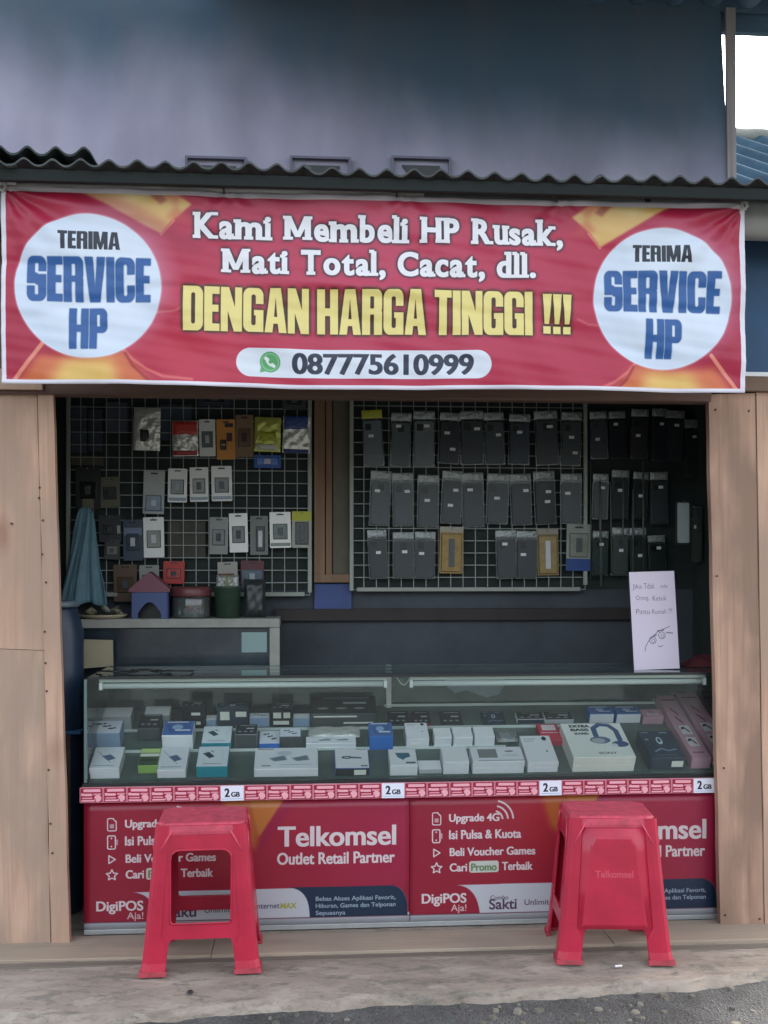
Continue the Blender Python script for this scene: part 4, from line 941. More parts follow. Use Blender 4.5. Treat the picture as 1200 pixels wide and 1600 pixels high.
rc(10, (44, 58, 76)); x, y = cell(10); AT.circle(x + 128, y + 96, 22, (190, 214, 230), ry=34); AT.circle(x + 128, y + 92, 12, (44, 58, 76), ry=20); AT.line([(x + 60, y + 196), (x + 110, y + 170), (x + 160, y + 190), (x + 220, y + 176)], 12, (120, 146, 166), 1, 4); lines(10, [(.08, .06, .3, .03), (.6, .06, .85, .04), (.1, .3, .2, .06)], (130, 150, 164)); lines(10, [(.2, .88, .8, .02)], (90, 110, 130))
rc(11, (206, 156, 172)); x, y = cell(11); lines(11, [(.1, .08, .9, .02)], (120, 70, 90))
for k in (60, 95): AT.line([(x + 90, y + k), (x + 150, y + k + 24)], 12, (150, 70, 90))
for k in (130, 176): AT.rr(x + 60, y + k, x + 200, y + k + 34, 6, (228, 220, 222)); AT.line([(x + 80, y + k + 12), (x + 120, y + k + 8), (x + 170, y + k + 24)], 8, (50, 44, 54))
lines(11, [(.2, .9, .8, .02)], (150, 90, 110))
rc(12, (70, 112, 178)); x, y = cell(12); AT.poly([(x + 20, y + 60), (x + 230, y + 30), (x + 240, y + 200), (x + 60, y + 220)], (60, 98, 160), 1, 6); AT.circle(x + 120, y + 110, 46, (150, 180, 214), soft=10); lines(12, [(.1, .05, .8, .08)], (218, 216, 224)); lines(12, [(.4, .6, .9, .1)], (210, 220, 232))
rc(13, (30, 34, 38)); x, y = cell(13); lines(13, [(.2, .1, .9, .03), (.5, .35, .85, .1)], (190, 200, 200)); 
for k in range(3): AT.circle(x + 50 + 70 * k, y + 180, 22, (150, 158, 158), ry=14)
rc(14, (196, 44, 72)); x, y = cell(14); AT.rr(x + 50, y + 16, x + 220, y + 100, 10, (232, 214, 218)); lines(14, [(.1, .5, .9, .05)], (230, 190, 200))
rc(15, (64, 88, 60)); x, y = cell(15); AT.rr(x, y + 20, x + 256, y + 80, 1, (196, 222, 140)); AT.rr(x, y + 90, x + 256, y + 130, 1, (232, 244, 226)); AT.rr(x + 30, y + 170, x + 230, y + 190, 1, (30, 40, 30))
AT.a = np.clip(AT.a * 1.055, 0, 250)
ATM = imgmat('box_prints', AT.image('box_prints'), .3, spec=.5)
PAL = {'white': (240, 243, 247), 'teal': (30, 150, 168), 'black': (28, 32, 36), 'blue': (36, 118, 206), 'cream': (240, 243, 232), 'navy': (44, 58, 76), 'pink': (206, 160, 176), 'green': (150, 190, 96),
       'grey': (150, 160, 164), 'red': (186, 40, 66), 'dkgrey': (70, 78, 80), 'silver': (186, 194, 198), 'lblue': (150, 176, 206), 'tan': (176, 164, 140)}
def cm(c): return mat('card_' + c, srgb(*PAL[c]), .42, var=.05, vscale=25)
def cbox(x0, x1, ybot, h, L, top, side, front, label, cell_=None, name='product_box', cat='box', group='product boxes in the glass case', lift=0.0, yaw=0.0, seam=False, tag_px=None, row_s=None):
    if L < .2: h *= 1.14; L *= 1.12
    s = s_at((x0 + x1) / 2, ybot) if row_s is None else row_s
    D = S0.y + s * math.cos(TILT); xa = at(x0, ybot, D).x; xb = at(x1, ybot, D).x; W_ = xb - xa
    e = empty(name, sp((xa + xb) / 2, s + L / 2, lift), label, cat, group, (TILT, 0, yaw))
    b_ = MB(); uv = cuv(cell_) if cell_ is not None else None
    mats = [cm(side), cm(front), ATM if cell_ is not None else cm(top)]
    if seam:
        b_.bevbox(-W_ / 2, W_ / 2, -L / 2, L / 2, 0.0006, h * .48, .0012, 0, front_mi=1); b_.build('tray', mats[:2], e)
        b_ = MB(); b_.bevbox(-W_ / 2 - .001, W_ / 2 + .001, -L / 2 - .001, L / 2 + .001, h * .48 + .0008, h, .0012, 0, 2, 1, uv); b_.build('lid', mats, e)
    else:
        b_.bevbox(-W_ / 2, W_ / 2, -L / 2, L / 2, 0.0006, h, .0012, 0, 2, 1, uv); b_.build('carton', mats, e)
        # closing flap line on the front end: thin tuck flap standing a hair proud
        b_ = MB(); b_.bevbox(-W_ / 2 + .002, W_ / 2 - .002, -L / 2 - .0007, -L / 2 - .0002, h * .12, h * .93, 0, 0); b_.build('tuck_flap', mats[1], e)
    if tag_px:
        b_ = MB()
        for (u0, u1, v0, v1) in tag_px: b_.box(-W_ / 2 + u0 * W_, -W_ / 2 + u1 * W_, -L / 2 - .0022, -L / 2 - .0012, v0 * h, v1 * h)
        b_.build('front_label', cm('cream'), e)
    return e
C = cbox
C(141, 187, 1217, .038, .115, 'white', 'white', 'white', 'white cable box at the front left corner of the case, below the taller white box', 0, seam=True)
C(141, 189, 1172, .062, .075, 'white', 'lblue', 'lblue', 'tall pale blue white box with three black earpieces on top, far left', 1)
C(216, 247, 1209, .030, .10, 'green', 'green', 'green', 'lime green and white box lying between the two white cable boxes', 15)
C(246, 291, 1216, .030, .125, 'white', 'white', 'white', 'white cable box with a slanted grey plug picture beside the lime green box', 0)
C(307, 356, 1215, .040, .11, 'white', 'teal', 'teal', 'white topped charger box with teal front in the front row', 2)
C(397, 497, 1214, .030, .115, 'white', 'white', 'white', 'wide flat white box showing two faint pairs of glasses in the front row', 3)
C(524, 577, 1213, .030, .11, 'white', 'blue', 'black', 'white topped box with black front and a black oval device picture', 4, tag_px=[(.55, .9, .2, .8)])
C(609, 652, 1213, .038, .09, 'white', 'white', 'white', 'small white box with a teal gadget picture right of the black fronted box', 5)
C(692, 732, 1210, .046, .085, 'white', 'white', 'white', 'plain white box in the front row left of the wide box with grey window', 6)
C(738, 818, 1209, .046, .08, 'white', 'white', 'white', 'wide white box with a grey square window printed on its lid', 7, seam=True)
C(824, 871, 1207, .038, .15, 'white', 'white', 'white', 'long white phone style box with a small black dot left of the headphone box', 8, seam=True)
C(894, 990, 1206, .055, .195, 'cream', 'cream', 'cream', 'big cream box with blue over ear headphones and bold black words on the lid', 9, seam=True)
C(1014, 1068, 1204, .048, .155, 'navy', 'navy', 'navy', 'dark blue box with a pale oval camera picture right of the headphone box', 10, tag_px=[(.62, .95, .3, .75)])
C(1079, 1109, 1201, .046, .43, 'pink', 'pink', 'pink', 'long pink patterned box with black printed shapes, left one of the pair', 11, group=None)
C(1113, 1146, 1196, .046, .43, 'pink', 'pink', 'pink', 'long pink patterned box partly hidden by the right hand plank', 11, group=None)
# second row
C(254, 302, 1172, .055, .085, 'blue', 'white', 'white', 'white fronted box with a blue printed top behind the second cable box', 12)
C(216, 251, 1158, .048, .085, 'black', 'dkgrey', 'dkgrey', 'dark grey box with a pale band standing behind the lime green box', 13)
C(315, 361, 1172, .026, .10, 'white', 'teal', 'teal', 'white topped charger box with thin teal front in the second row', 2)
C(368, 402, 1172, .058, .06, 'grey', 'grey', 'dkgrey', 'smoky grey plastic gadget case standing right of the second teal box', 13)
C(405, 437, 1172, .024, .075, 'white', 'blue', 'blue', 'little white topped box with bright blue front above the wide white box', 1)
C(437, 470, 1172, .050, .05, 'black', 'dkgrey', 'dkgrey', 'dark clear fronted earbud box beside the little blue fronted box', 1)
C(478, 556, 1172, .026, .04, 'white', 'white', 'white', 'narrow wide white box with tiny black letters on its edge', 3)
C(577, 614, 1172, .050, .085, 'white', 'blue', 'blue', 'bright blue cube like box with a white and blue top', 12)
C(634, 670, 1171, .044, .09, 'grey', 'silver', 'white', 'grey topped white box right of the bright blue box', 8, tag_px=[(.2, .5, .3, .5)])
C(678, 705, 1169, .042, .055, 'white', 'white', 'white', 'first of three small plain white boxes side by side, next to the grey topped box', 6)
C(708, 738, 1169, .042, .06, 'white', 'white', 'white', 'middle one of three small plain white boxes side by side', 6)
C(741, 772, 1168, .042, .06, 'white', 'white', 'white', 'last of three small plain white boxes side by side, next to the clear pouch', 6)
C(846, 879, 1166, .022, .10, 'red', 'red', 'red', 'crimson card box with a pale label tucked behind the headphone box', 14)
# third row at the back
C(322, 339, 1137, .030, .03, 'lblue', 'silver', 'lblue', 'narrow pale blue packet between the two upright boxes at the back', 6, group=None)
C(390, 421, 1136, .036, .03, 'lblue', 'silver', 'lblue', 'pale blue packet left of the black box with cup like print', 1, group=None)
C(458, 484, 1136, .034, .03, 'grey', 'silver', 'lblue', 'pale blue grey packet right of the black box with cup like print', 6, group=None)
C(1004, 1036, 1132, .030, .05, 'tan', 'pink', 'pink', 'small dusty pink packet between the blue boxes and the long pink box', 11, group=None)
C(654, 690, 1209, .016, .05, 'grey', 'silver', 'silver', 'small flat grey green packet between two white boxes in the front row', 6, group=None)
C(160, 206, 1141, .050, .06, 'grey', 'grey', 'silver', 'dull silver grey box at the back left of the case', 6)
C(226, 266, 1138, .048, .06, 'grey', 'grey', 'grey', 'pale grey box at the back behind the dark grey box', 6)
C(286, 321, 1139, .085, .035, 'black', 'black', 'black', 'upright black box with white marks at the back of the case', 13, tag_px=[(.4, .8, .62, .74), (.1, .25, .2, .34), (.6, .8, .2, .34)])
C(340, 388, 1139, .078, .035, 'black', 'navy', 'navy', 'upright dark blue headset box with pale ring print at the back', 10, tag_px=[(.6, .95, .6, .85), (.1, .4, .45, .85)])
C(422, 457, 1136, .070, .035, 'black', 'black', 'black', 'upright black box with white cup like print left of the smoky case', 13, tag_px=[(.15, .5, .5, .8), (.6, .9, .5, .8), (.15, .85, .15, .35)])
C(485, 588, 1137, .055, .11, 'dkgrey', 'dkgrey', 'dkgrey', 'large smoky brown gadget tray with pink stripes at the back centre', 13, tag_px=[(.05, .7, .75, .85), (.5, .95, .3, .4)])
for (xa_, xb_, c_, l_) in ((606, 640, 'dkgrey', 'dark flat power bank nearest the divider post'), (645, 674, 'red', 'dark flat power bank with a reddish lower edge'), (690, 724, 'black', 'largest dark flat power bank, black with a white tab'),
                           (756, 792, 'navy', 'dull blue flat power bank alone right of the black one')):
    C(xa_, xb_, 1137, .012, .085, 'black', c_, c_, l_ + ', at the back', 13 if c_ != 'navy' else 10, group='power banks at the back of the case')
C(808, 850, 1131, .018, .045, 'navy', 'white', 'navy', 'slim black and white cable packet left of the second slim packet', 13)
C(852, 896, 1131, .016, .05, 'navy', 'white', 'silver', 'slim silver and black cable packet right of the first slim packet', 13)
C(920, 958, 1130, .036, .05, 'blue', 'blue', 'white', 'small blue box with white front behind the headphone box, the left of two', 12)
C(962, 1000, 1130, .036, .05, 'blue', 'blue', 'white', 'small blue box with white front behind the headphone box, the right of two', 12)
# clear pouches
CLEAR = glass('clear_plastic', (.85, .9, .9), refl=.35, milk=.25, rough=.12, milkcol=(.7, .75, .74))
FOIL = mat('silver_foil', (.74, .76, .70), .2, .35, bump=.9, bscale=35, dist=.01)
def pillow(w_, h_, t_, n=14, crk=.0, seed=0, mi=0):
    b_ = MB()
    def f(sg):
        def g(u, v_):
            e = min(u, 1 - u, v_ * 1.0, 1 - v_); q = math.sin(min(1, e * 5) * math.pi / 2)
            y = sg * t_ / 2 * q + crk * q * (h1(u * 5 + v_ * 3, seed) + h1(v_ * 6 - u * 4, seed + 2))
            return ((u - .5) * w_ * (1 + .015 * h1(v_ * 4, seed)), y, (v_ - .5) * h_)
        return g
    b_.grid(f(-1), n, n); b_.grid(lambda u, v_: f(1)(1 - u, v_), n, n); return b_
s = s_at(790, 1167)
for (xa_, xb_, py_, mt_, lb) in ((775, 808, 1167, CLEAR, 'crumpled clear pouch with a round pale gadget right of the three white boxes'), (482, 562, 1160, FOIL, 'long shiny foil packet lying behind the narrow wide white box')):
    s = s_at((xa_ + xb_) / 2, py_) + .03; D = S0.y + s * math.cos(TILT); a_, b_ = at(xa_, py_, D).x, at(xb_, py_, D).x
    e = empty('gadget_pouch', sp((a_ + b_) / 2, s + .01, .018), lb, 'pouch', None, (TILT - math.pi / 2, 0, 0))
    pillow(b_ - a_, .07, .018, 14, .002, 3).build('pouch', mt_, e, smooth=True)
    m_ = MB(); m_.bevbox(-(b_ - a_) * .3, (b_ - a_) * .3, -.005, .005, -.02, .02, .002); m_.build('gadget', cm('silver'), e)
# objects under the strip on the floor: green reflection box
# ================================================================== BACK OF THE SHOP
def rack(name, label, x0, y0, x1, y1, bars, holes=()):
    e = empty(name, at((x0 + x1) / 2, y1, BY - .0), label, 'wire rack'); o_ = Vector(e.location)
    A = at(x0, y0, BY); B = at(x1, y1, BY); xa, xb = A.x - o_.x, B.x - o_.x; za, zb2 = B.z - o_.z, at((x0 + x1) / 2, y0, BY).z - o_.z; za = 0
    m_ = MB(); g_ = .0505; n = int((xb - xa) / g_); k = int((zb2 - za) / g_)
    for i in range(n + 1): m_.box(xa + i * (xb - xa) / n - .0016, xa + i * (xb - xa) / n + .0016, -.0036, -.0004, za, zb2)
    for i in range(k + 1): m_.box(xa, xb, -.0072, -.0040, za + i * (zb2 - za) / k - .0016, za + i * (zb2 - za) / k + .0016)
    tag(m_.build('wire_mesh', WIRE, e), kind='stuff')
    t = .017
    for bname, (p0_, p1_) in bars.items():
        a_, b_ = at(*p0_, BY), at(*p1_, BY); a_ -= o_; b_ -= o_; m2 = MB()
        if abs(a_.x - b_.x) < abs(a_.z - b_.z): m2.bevbox(a_.x - t / 2, a_.x + t / 2, -.022, -.008, min(a_.z, b_.z), max(a_.z, b_.z), .002)
        else: m2.bevbox(min(a_.x, b_.x), max(a_.x, b_.x), -.022, -.008, a_.z - t / 2, a_.z + t / 2, .002)
        m2.build('frame_bar', mat('rack_frame', srgb(150, 158, 146), .5, var=.15), e)
    return e
rack('wire_rack', 'white wire grid rack on the left of the back wall with packaged gadgets', 106, 560, 484, 930, {'l': ((108, 560), (108, 905)), 'r': ((484, 560), (484, 926)), 'b': ((118, 929), (476, 929))})
rack('wire_rack', 'white wire grid rack on the right of the back wall full of phone cases', 549, 560, 914, 921, {'l': ((549, 560), (549, 923)), 'r': ((913, 560), (913, 914)), 'b': ((557, 921), (905, 921))})
# posts and boards between the racks
post = empty('wall_post', (0, 0, 0), 'pale wooden post boards standing between the two wire racks', 'post')
for (x0, x1, y0, y1, m, dy) in ((491, 508, 560, 897, W6, .02), (509, 519, 560, 897, W6, .012), (520, 546, 560, 897, mat('post_dark', srgb(96, 92, 78), .8, var=.2), .0), (491, 546, 897, 910, W6, .022)):  # two pale boards, a darker one at their right, a crosspiece below
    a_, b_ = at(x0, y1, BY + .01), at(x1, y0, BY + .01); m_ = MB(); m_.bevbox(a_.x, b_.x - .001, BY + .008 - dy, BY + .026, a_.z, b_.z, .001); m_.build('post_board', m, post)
m_ = MB(); a_, b_ = at(491, 958, BY + .02), at(549, 912, BY + .02); m_.bevbox(a_.x, b_.x, BY + .012, BY + .028, a_.z, b_.z, .001); tag(m_.build('blue_panel', mat('blue_panel', srgb(66, 82, 130), .7, var=.2)), 'small blue board on the back wall below the wooden post', 'board')
m_ = MB(); a_, b_ = at(430, 966, BY), at(1010, 950, BY); m_.bevbox(a_.x, b_.x, BY + .002, BY + .028, a_.z - .012, b_.z, .001); tag(m_.build('wall_shelf', mat('shelf_brown', srgb(48, 42, 40), .7, var=.3)), 'dark brown ledge board along the back wall under the right rack', 'shelf')
# ----- hanging packs
PK = BY - .022
def quadpack(px0, py0, px1, py1, Y=PK): a_, b_ = at((px0 + px1) / 2, py1, Y), at(px0, py0, Y); c_ = at(px1, py1, Y); return a_, c_.x - b_.x, b_.z - a_.z
STK = mat('white_sticker', (.7, .72, .7), .5)
HOOK = mat('hook_steel', (.5, .5, .5), .35, .8)
def hook(e, h_):
    m_ = MB(); m_.tube([(0, .02, h_ - .008), (0, -.016, h_ - .008), (0, -.020, h_ - .003)], .0014, 6); m_.build('hook', HOOK, e)
def card_pack(px0, py0, px1, py1, label, col=(236, 240, 234), win=(104, 116, 116), low=None, group='packaged gadgets on the left rack', winbox=(.18, .82, .25, .66), Y=PK, extra=None):
    p, w_, h_ = quadpack(px0, py0, px1, py1, Y); e = empty('gadget_pack', p, label, 'package', group, (0, U(-.03, .03), U(-.06, .06)))
    m_ = MB(); m_.prism([(x, z) for x, z in rrect(w_, h_, .004, 3, 0, h_ / 2)], -.0015, .0015); m_.build('card', mat('card_%d_%d_%d' % col, srgb(*col), .55, var=.08, vscale=18), e)
    m_ = MB(); m_.prism(rrect(w_ * .34, h_ * .035, h_ * .012, 2, 0, h_ * .93), -.0024, -.0016); m_.build('hanger_slot', BLACK, e)
    a, b, c, d = winbox; m_ = MB(); m_.bevbox(-w_ / 2 + a * w_ - .002, -w_ / 2 + b * w_ + .002, -.0032, -.0017, c * h_ - .002, d * h_ + .002, 0); m_.build('window_border', DARKMET, e)
    m_ = MB(); m_.bevbox(-w_ / 2 + a * w_, -w_ / 2 + b * w_, -.008, -.0035, c * h_, d * h_, .0015)
    bl = m_.build('blister', mat('win_%d_%d_%d' % win, srgb(*win), .25, var=.25, vscale=40), e)
    m_ = MB(); cx_ = -w_ / 2 + w_ * (a + b) / 2; m_.bevbox(cx_ - w_ * .12, cx_ + w_ * .12, -.0105, -.0082, h_ * (c + .1), h_ * (d - .1), .001); m_.build('gadget', cm(random.choice(['silver', 'dkgrey', 'black', 'grey'])), bl)
    if low: m_ = MB(); m_.box(-w_ / 2 + .003, w_ / 2 - .003, -.0024, -.0017, h_ * .05, h_ * .14); m_.build('print_band', mat('low_%d_%d_%d' % low, srgb(*low), .5), e)
    hook(e, h_)
    if extra:
        for (a, b, c, d, cl) in extra: m_ = MB(); m_.box(-w_ / 2 + a * w_, -w_ / 2 + b * w_, -.0034, -.0018, c * h_, d * h_); m_.build('print_block', mat('ex_%d_%d_%d' % cl, srgb(*cl), .5), e)
    return e
def foil_pack(px0, py0, px1, py1, label, m, group='packaged gadgets on the left rack', bands=(), Y=PK):
    p, w_, h_ = quadpack(px0, py0, px1, py1, Y); e = empty('foil_pouch', p, label, 'pouch', group, (0, U(-.03, .03), 0))
    o = pillow(w_, h_, .014, 18, .0022, rnd() * 9).build('pouch', m, e, smooth=True); o.location = (0, -.004, h_ / 2)
    for (a, b, c, d, cl) in bands:
        o = pillow(w_ * (b - a), h_ * (d - c), .012, 10, .001, rnd() * 9).build('print_block', mat('fb_%d_%d_%d' % cl, srgb(*cl), .35, bump=.3), e, smooth=True); o.location = (-w_ / 2 + w_ * (a + b) / 2, -.009, h_ * (c + d) / 2)
    hook(e, h_); return e
foil_pack(208, 637, 250, 704, 'crinkled silver foil pouch, leftmost in the top row of the left rack', FOIL, bands=[(.25, .6, .2, .5, (48, 52, 50))])
foil_pack(270, 658, 310, 713, 'red and white pouch with a black triangle in the top row', FOIL, bands=[(.03, .97, .6, .98, (196, 60, 50)), (.03, .97, .02, .16, (170, 56, 56))])
card_pack(312, 655, 337, 713, 'narrow white cable pack between the red pouch and the orange card')
card_pack(339, 655, 368, 718, 'orange earphone card with two dark earbuds', (216, 150, 70), (74, 44, 30), winbox=(.22, .50, .25, .48), extra=[(.55, .85, .45, .66, (74, 40, 30)), (.45, .9, .8, .9, (40, 36, 34))])
card_pack(368, 648, 396, 714, 'brown kraft earphone card right of the orange card', (132, 106, 78), (112, 88, 64))
foil_pack(397, 652, 438, 706, 'yellow green foil pouch with a window in the top row', mat('lime_foil', srgb(196, 204, 100), .28, .3, bump=.6, bscale=30, dist=.01), bands=[(.15, .85, .3, .6, (160, 172, 40)), (.1, .9, .05, .22, (206, 210, 196))])
foil_pack(441, 650, 484, 708, 'blue and white pouch at the right end of the top row', FOIL, bands=[(.04, .9, .62, 1.0, (50, 76, 128)), (.04, .96, .0, .1, (36, 52, 110))])
card_pack(397, 711, 439, 731, 'bright blue flat pack hanging below the yellow green pouch', (34, 96, 178), (40, 104, 190), winbox=(.1, .9, .2, .8))
card_pack(310, 612, 360, 634, 'dark navy pack just under the lintel above the red pouch', (40, 54, 66), (34, 46, 58))
card_pack(441, 612, 478, 640, 'dark grey pack under the lintel at the right of the left rack', (52, 60, 62), (46, 52, 54))
card_pack(118, 730, 158, 796, 'black pouch with a beige label at the far left', (36, 40, 40), (30, 34, 34), extra=[(.28, .72, .0, .28, (112, 110, 92)), (.4, .6, .34, .40, (170, 170, 160))])
card_pack(157, 745, 188, 792, 'dull tan pack right of the black pouch', (98, 96, 80), (52, 58, 52), extra=[(.2, .7, .3, .42, (150, 150, 136))])
WL = (150, 166, 178)
card_pack(223, 735, 256, 803, 'tall white charger card with a bluish lower half, left in the second row', (172, 178, 174), (104, 124, 142), (120, 140, 160), winbox=(.15, .85, .08, .42))
card_pack(262, 732, 292, 785, 'white charger card second in the middle row, with a square blister', low=WL)
card_pack(297, 730, 326, 784, 'white cable card third in the middle row, between two square blisters', low=WL, win=(124, 128, 120))
card_pack(331, 728, 363, 783, 'white adapter card at the right end of the middle row', low=WL)
card_pack(155, 805, 190, 846, 'black pack above the grey label pack beside the teal cloth', (30, 36, 38), (26, 32, 34), extra=[(.66, .96, .3, .6, (150, 156, 152))])
card_pack(163, 843, 187, 874, 'small pack with a mottled grey label near the teal cloth', (54, 62, 62), (128, 130, 124))
card_pack(193, 812, 224, 876, 'slate blue pouch with a paler band left of the white speaker card', (62, 78, 92), (58, 74, 86), extra=[(.05, .95, .62, .8, (112, 126, 150))])
card_pack(225, 808, 257, 871, 'white card with a curled cable window in the third row at left', win=(130, 136, 126))
card_pack(327, 808, 356, 866, 'grey white adapter card left in the group of five in the third row', (140, 148, 142))
card_pack(359, 802, 388, 863, 'white adapter card second in the group of five in the third row')
card_pack(391, 806, 419, 867, 'clear pack with a dark cable third in the group of five', (112, 120, 114), (44, 48, 46), winbox=(.35, .8, .1, .72))
card_pack(422, 800, 455, 856, 'white card with a pale oval gadget fourth in the group of five', low=(130, 136, 130), win=(100, 116, 108))
card_pack(456, 799, 486, 856, 'phone case pack with a yellow header at the right end of the group of five', (160, 164, 152), (66, 72, 72), extra=[(0, 1, .74, 1, (172, 176, 48))], winbox=(.2, .85, .1, .7))
card_pack(178, 882, 215, 940, 'plain brown envelope hanging low on the left rack', (96, 76, 58), (90, 72, 54))
card_pack(218, 883, 249, 930, 'white hang card partly behind the toy house', (150, 154, 148), (112, 116, 110))
card_pack(255, 877, 288, 912, 'bright red card low on the left rack', (176, 56, 50), (166, 50, 46))
card_pack(341, 878, 372, 925, 'white and dark red card above the green bucket', (160, 158, 148), (116, 54, 50), winbox=(.05, .8, .1, .6))
card_pack(376, 876, 412, 925, 'dark maroon topped blue pack low on the left rack', (88, 44, 52), (74, 92, 106), winbox=(.05, .95, .05, .7))
# phone cases
CASEMESH = {}
def case_pack(px0, py0, px1, py1, label, col=(62, 66, 68), header=None, group='phone cases on the right rack', stick=((.45, .68),), Y=PK, rz=0.0, pale=None):
    p, w_, h_ = quadpack(px0, py0, px1, py1, Y); q_ = U(.78, 1.1); w_ *= U(.92, 1.1); h_ *= U(.93, 1.05); col = tuple(max(18, int(c * q_ + b_)) for c, b_ in zip(col, (-5, 1, 3))); e = empty('phone_case_pack', p, label, 'phone case', group, (U(-.0, .02), U(-.06, .06), rz + U(-.1, .1)))
    m_ = MB(); m_.prism(rrect(w_ * .98, h_ * .99, .004, 2, 0, h_ * .5), -.0018, .0018); m_.build('clear_bag', glass('bag_plastic', (.72, .76, .75), refl=.22, milk=.13, rough=.22, milkcol=(.24, .29, .28)), e)
    m_ = MB(); rr_ = rrect(w_ * .84, h_ * .78, .009, 4, 0, h_ * .42); m_.prism(rr_, -.0105, -.0021); m_.prism(rrect(w_ * .74, h_ * .73, .007, 4, 0, h_ * .42), -.0113, -.0107)
    o = m_.build('phone_case', mat('case_%d_%d_%d' % col, srgb(*col), .38, var=.12, vscale=12), e)
    s_ = 1 if rnd() < .8 else 0
    m_ = MB(); m_.prism(rrect(w_ * .28, w_ * .30, .004, 3, -w_ * .19 * s_, h_ * .70), -.0119, -.0114); m_.build('camera_cutout', mat('cutout_dark', srgb(14, 17, 18), .3), o)
    m_ = MB(); pillow(w_ * .95, h_ * .15, .006, 8, .002, rnd() * 9).build('bag_top', mat('hd_%d_%d_%d' % header, srgb(*header), .4) if header else FOILD, e, smooth=True, loc=(0, -.003, h_ * .925))
    for (u, v_) in stick:
        m_ = MB(); m_.box(-w_ / 2 + u * w_, -w_ / 2 + (u + .24) * w_, -.0125, -.0115, v_ * h_, v_ * h_ + .012); m_.build('sticker', STK, e)
    hook(e, h_); return e
FOILD = mat('bag_header_plastic', srgb(150, 158, 156), .18, .3, bump=1.0, bscale=60, dist=.008)
ordn = ['first', 'second', 'third', 'fourth', 'fifth', 'sixth', 'seventh', 'eighth', 'ninth']
CX = [[585, 625, 662, 700, 738, 774, 810, 856, 891], [592, 630, 668, 704, 740, 776, 815, 853, 892]]
cols = [[(92, 98, 98), (82, 88, 88), (92, 98, 100), (34, 40, 46), (44, 50, 54), (62, 68, 70), (38, 44, 56), (44, 48, 52), (54, 60, 62)],
        [(74, 80, 80), (66, 72, 74), (62, 68, 68), (48, 54, 56), (46, 52, 54), (48, 54, 56), (46, 52, 54), (30, 34, 36), (60, 66, 68)]]
for r_, (ya, yb2) in enumerate(((642, 727), (738, 822))):
    for i, x in enumerate(CX[r_]):
        hd = (176, 180, 52) if (r_ == 0 and i == 0) else None
        lab = ('grey case with a yellow green header, ' if hd else 'dark bagged phone case, ') + ordn[i] + ' from left in the ' + ('top' if r_ == 0 else 'middle') + ' row, right rack'
        case_pack(x - 17.5, ya + U(-2, 3), x + 17.5, yb2 + U(-3, 3), lab, cols[r_][i], hd, stick=[(U(.2, .6), U(.45, .75))] + ([(U(.2, .6), U(.2, .45))] if rnd() < .4 else []))
for i, (x, c_, l_) in enumerate(((592, (40, 46, 48), 'dark phone case at the left end of the bottom row of the right rack'), (630, (52, 58, 60), 'dark grey phone case second in the bottom row of the right rack'), (663, (44, 48, 50), 'tilted dark phone case left of the yellow pack'),
                                 (792, (50, 56, 58), 'dark phone case in the bottom row right of the gap'), (822, (54, 60, 66), 'dark blue grey phone case left of the second yellow pack'))):
    case_pack(x - 16, 830, x + 16, 905, l_, c_, stick=[(U(.2, .6), U(.4, .75))])
card_pack(686, 823, 723, 896, 'mustard yellow phone case pack with a white header beside a gap in the bottom row', (158, 130, 66), (150, 122, 58), winbox=(.08, .92, .04, .84), group=None, extra=[(0, 1, .88, 1, (160, 156, 140))])
card_pack(840, 826, 873, 899, 'mustard yellow phone case pack between dark cases and the white and blue pack', (130, 110, 56), (140, 118, 60), winbox=(.08, .92, .04, .84), group=None, extra=[(0, 1, .88, 1, (140, 138, 122)), (.1, .35, .72, .82, (40, 40, 34))])
card_pack(884, 819, 923, 892, 'white and blue tempered glass pack at the right end of the bottom row', (146, 152, 142), (128, 132, 118), winbox=(.14, .86, .3, .8), group=None, extra=[(0, 1, 0, .26, (34, 70, 130))])
# gap fillers: dim row on the dark part of the back wall and the right side wall
k = 0
where = ['beside the right rack', 'second from the rack', 'third from the rack']
for r_, (ya, yb2) in enumerate(((640, 718), (735, 812), (826, 900))):
    for i, x in enumerate((937, 967, 998)):
        case_pack(x - 13, ya, x + 13, yb2, 'black phone case in the dark corner, ' + ('top' if r_ == 0 else 'middle' if r_ == 1 else 'low') + ' row, ' + where[i], (30 + 6 * i, 36 + 5 * r_, 40), group='phone cases in the dark corner', stick=[(U(.2, .6), U(.3, .8))])
def side_pack(px, ya, yb2, lab, col, wd=.075, Yw=None):
    # hangs from the side wall: find where the sight line meets the plane X = 1.44
    Xw = 1.64; a_ = PSI + math.atan((px - 600) / F); D = Xw / math.tan(a_); Yp = D + CAMY
    if Yp > BY - .06: return case_pack(px - 14, ya, px + 14, yb2, lab, col, group='packs on the right side wall')
    zt2, zb3 = at(px, ya, Yp).z, at(px, yb2, Yp).z; h_ = zt2 - zb3
    e = empty('phone_case_pack', (Xw, Yp, zb3), lab, 'phone case', 'packs on the right side wall', (0, 0, -math.pi / 2 + U(.1, .5)))
    m_ = MB(); m_.prism(rrect(wd, h_, .004, 2, 0, h_ / 2), -.0015, .0015); m_.build('clear_bag', MATS['bag_plastic'], e)
    m_ = MB(); m_.prism(rrect(wd * .85, h_ * .8, .009, 4, 0, h_ * .42), -.010, -.002); m_.build('phone_case', mat('case_%d_%d_%d' % col, srgb(*col), .38, var=.12), e)
    m_ = MB(); m_.box(-.008, .008, -.0115, -.0102, h_ * .6, h_ * .66); m_.build('sticker', STK, e); hook(e, h_)
side_pack(1030, 640, 722, 'dark phone case in the right corner, top row, deepest in the corner', (36, 42, 44))
side_pack(1052, 636, 722, 'grey bagged phone case in the right corner, top row, in the middle', (48, 54, 54))
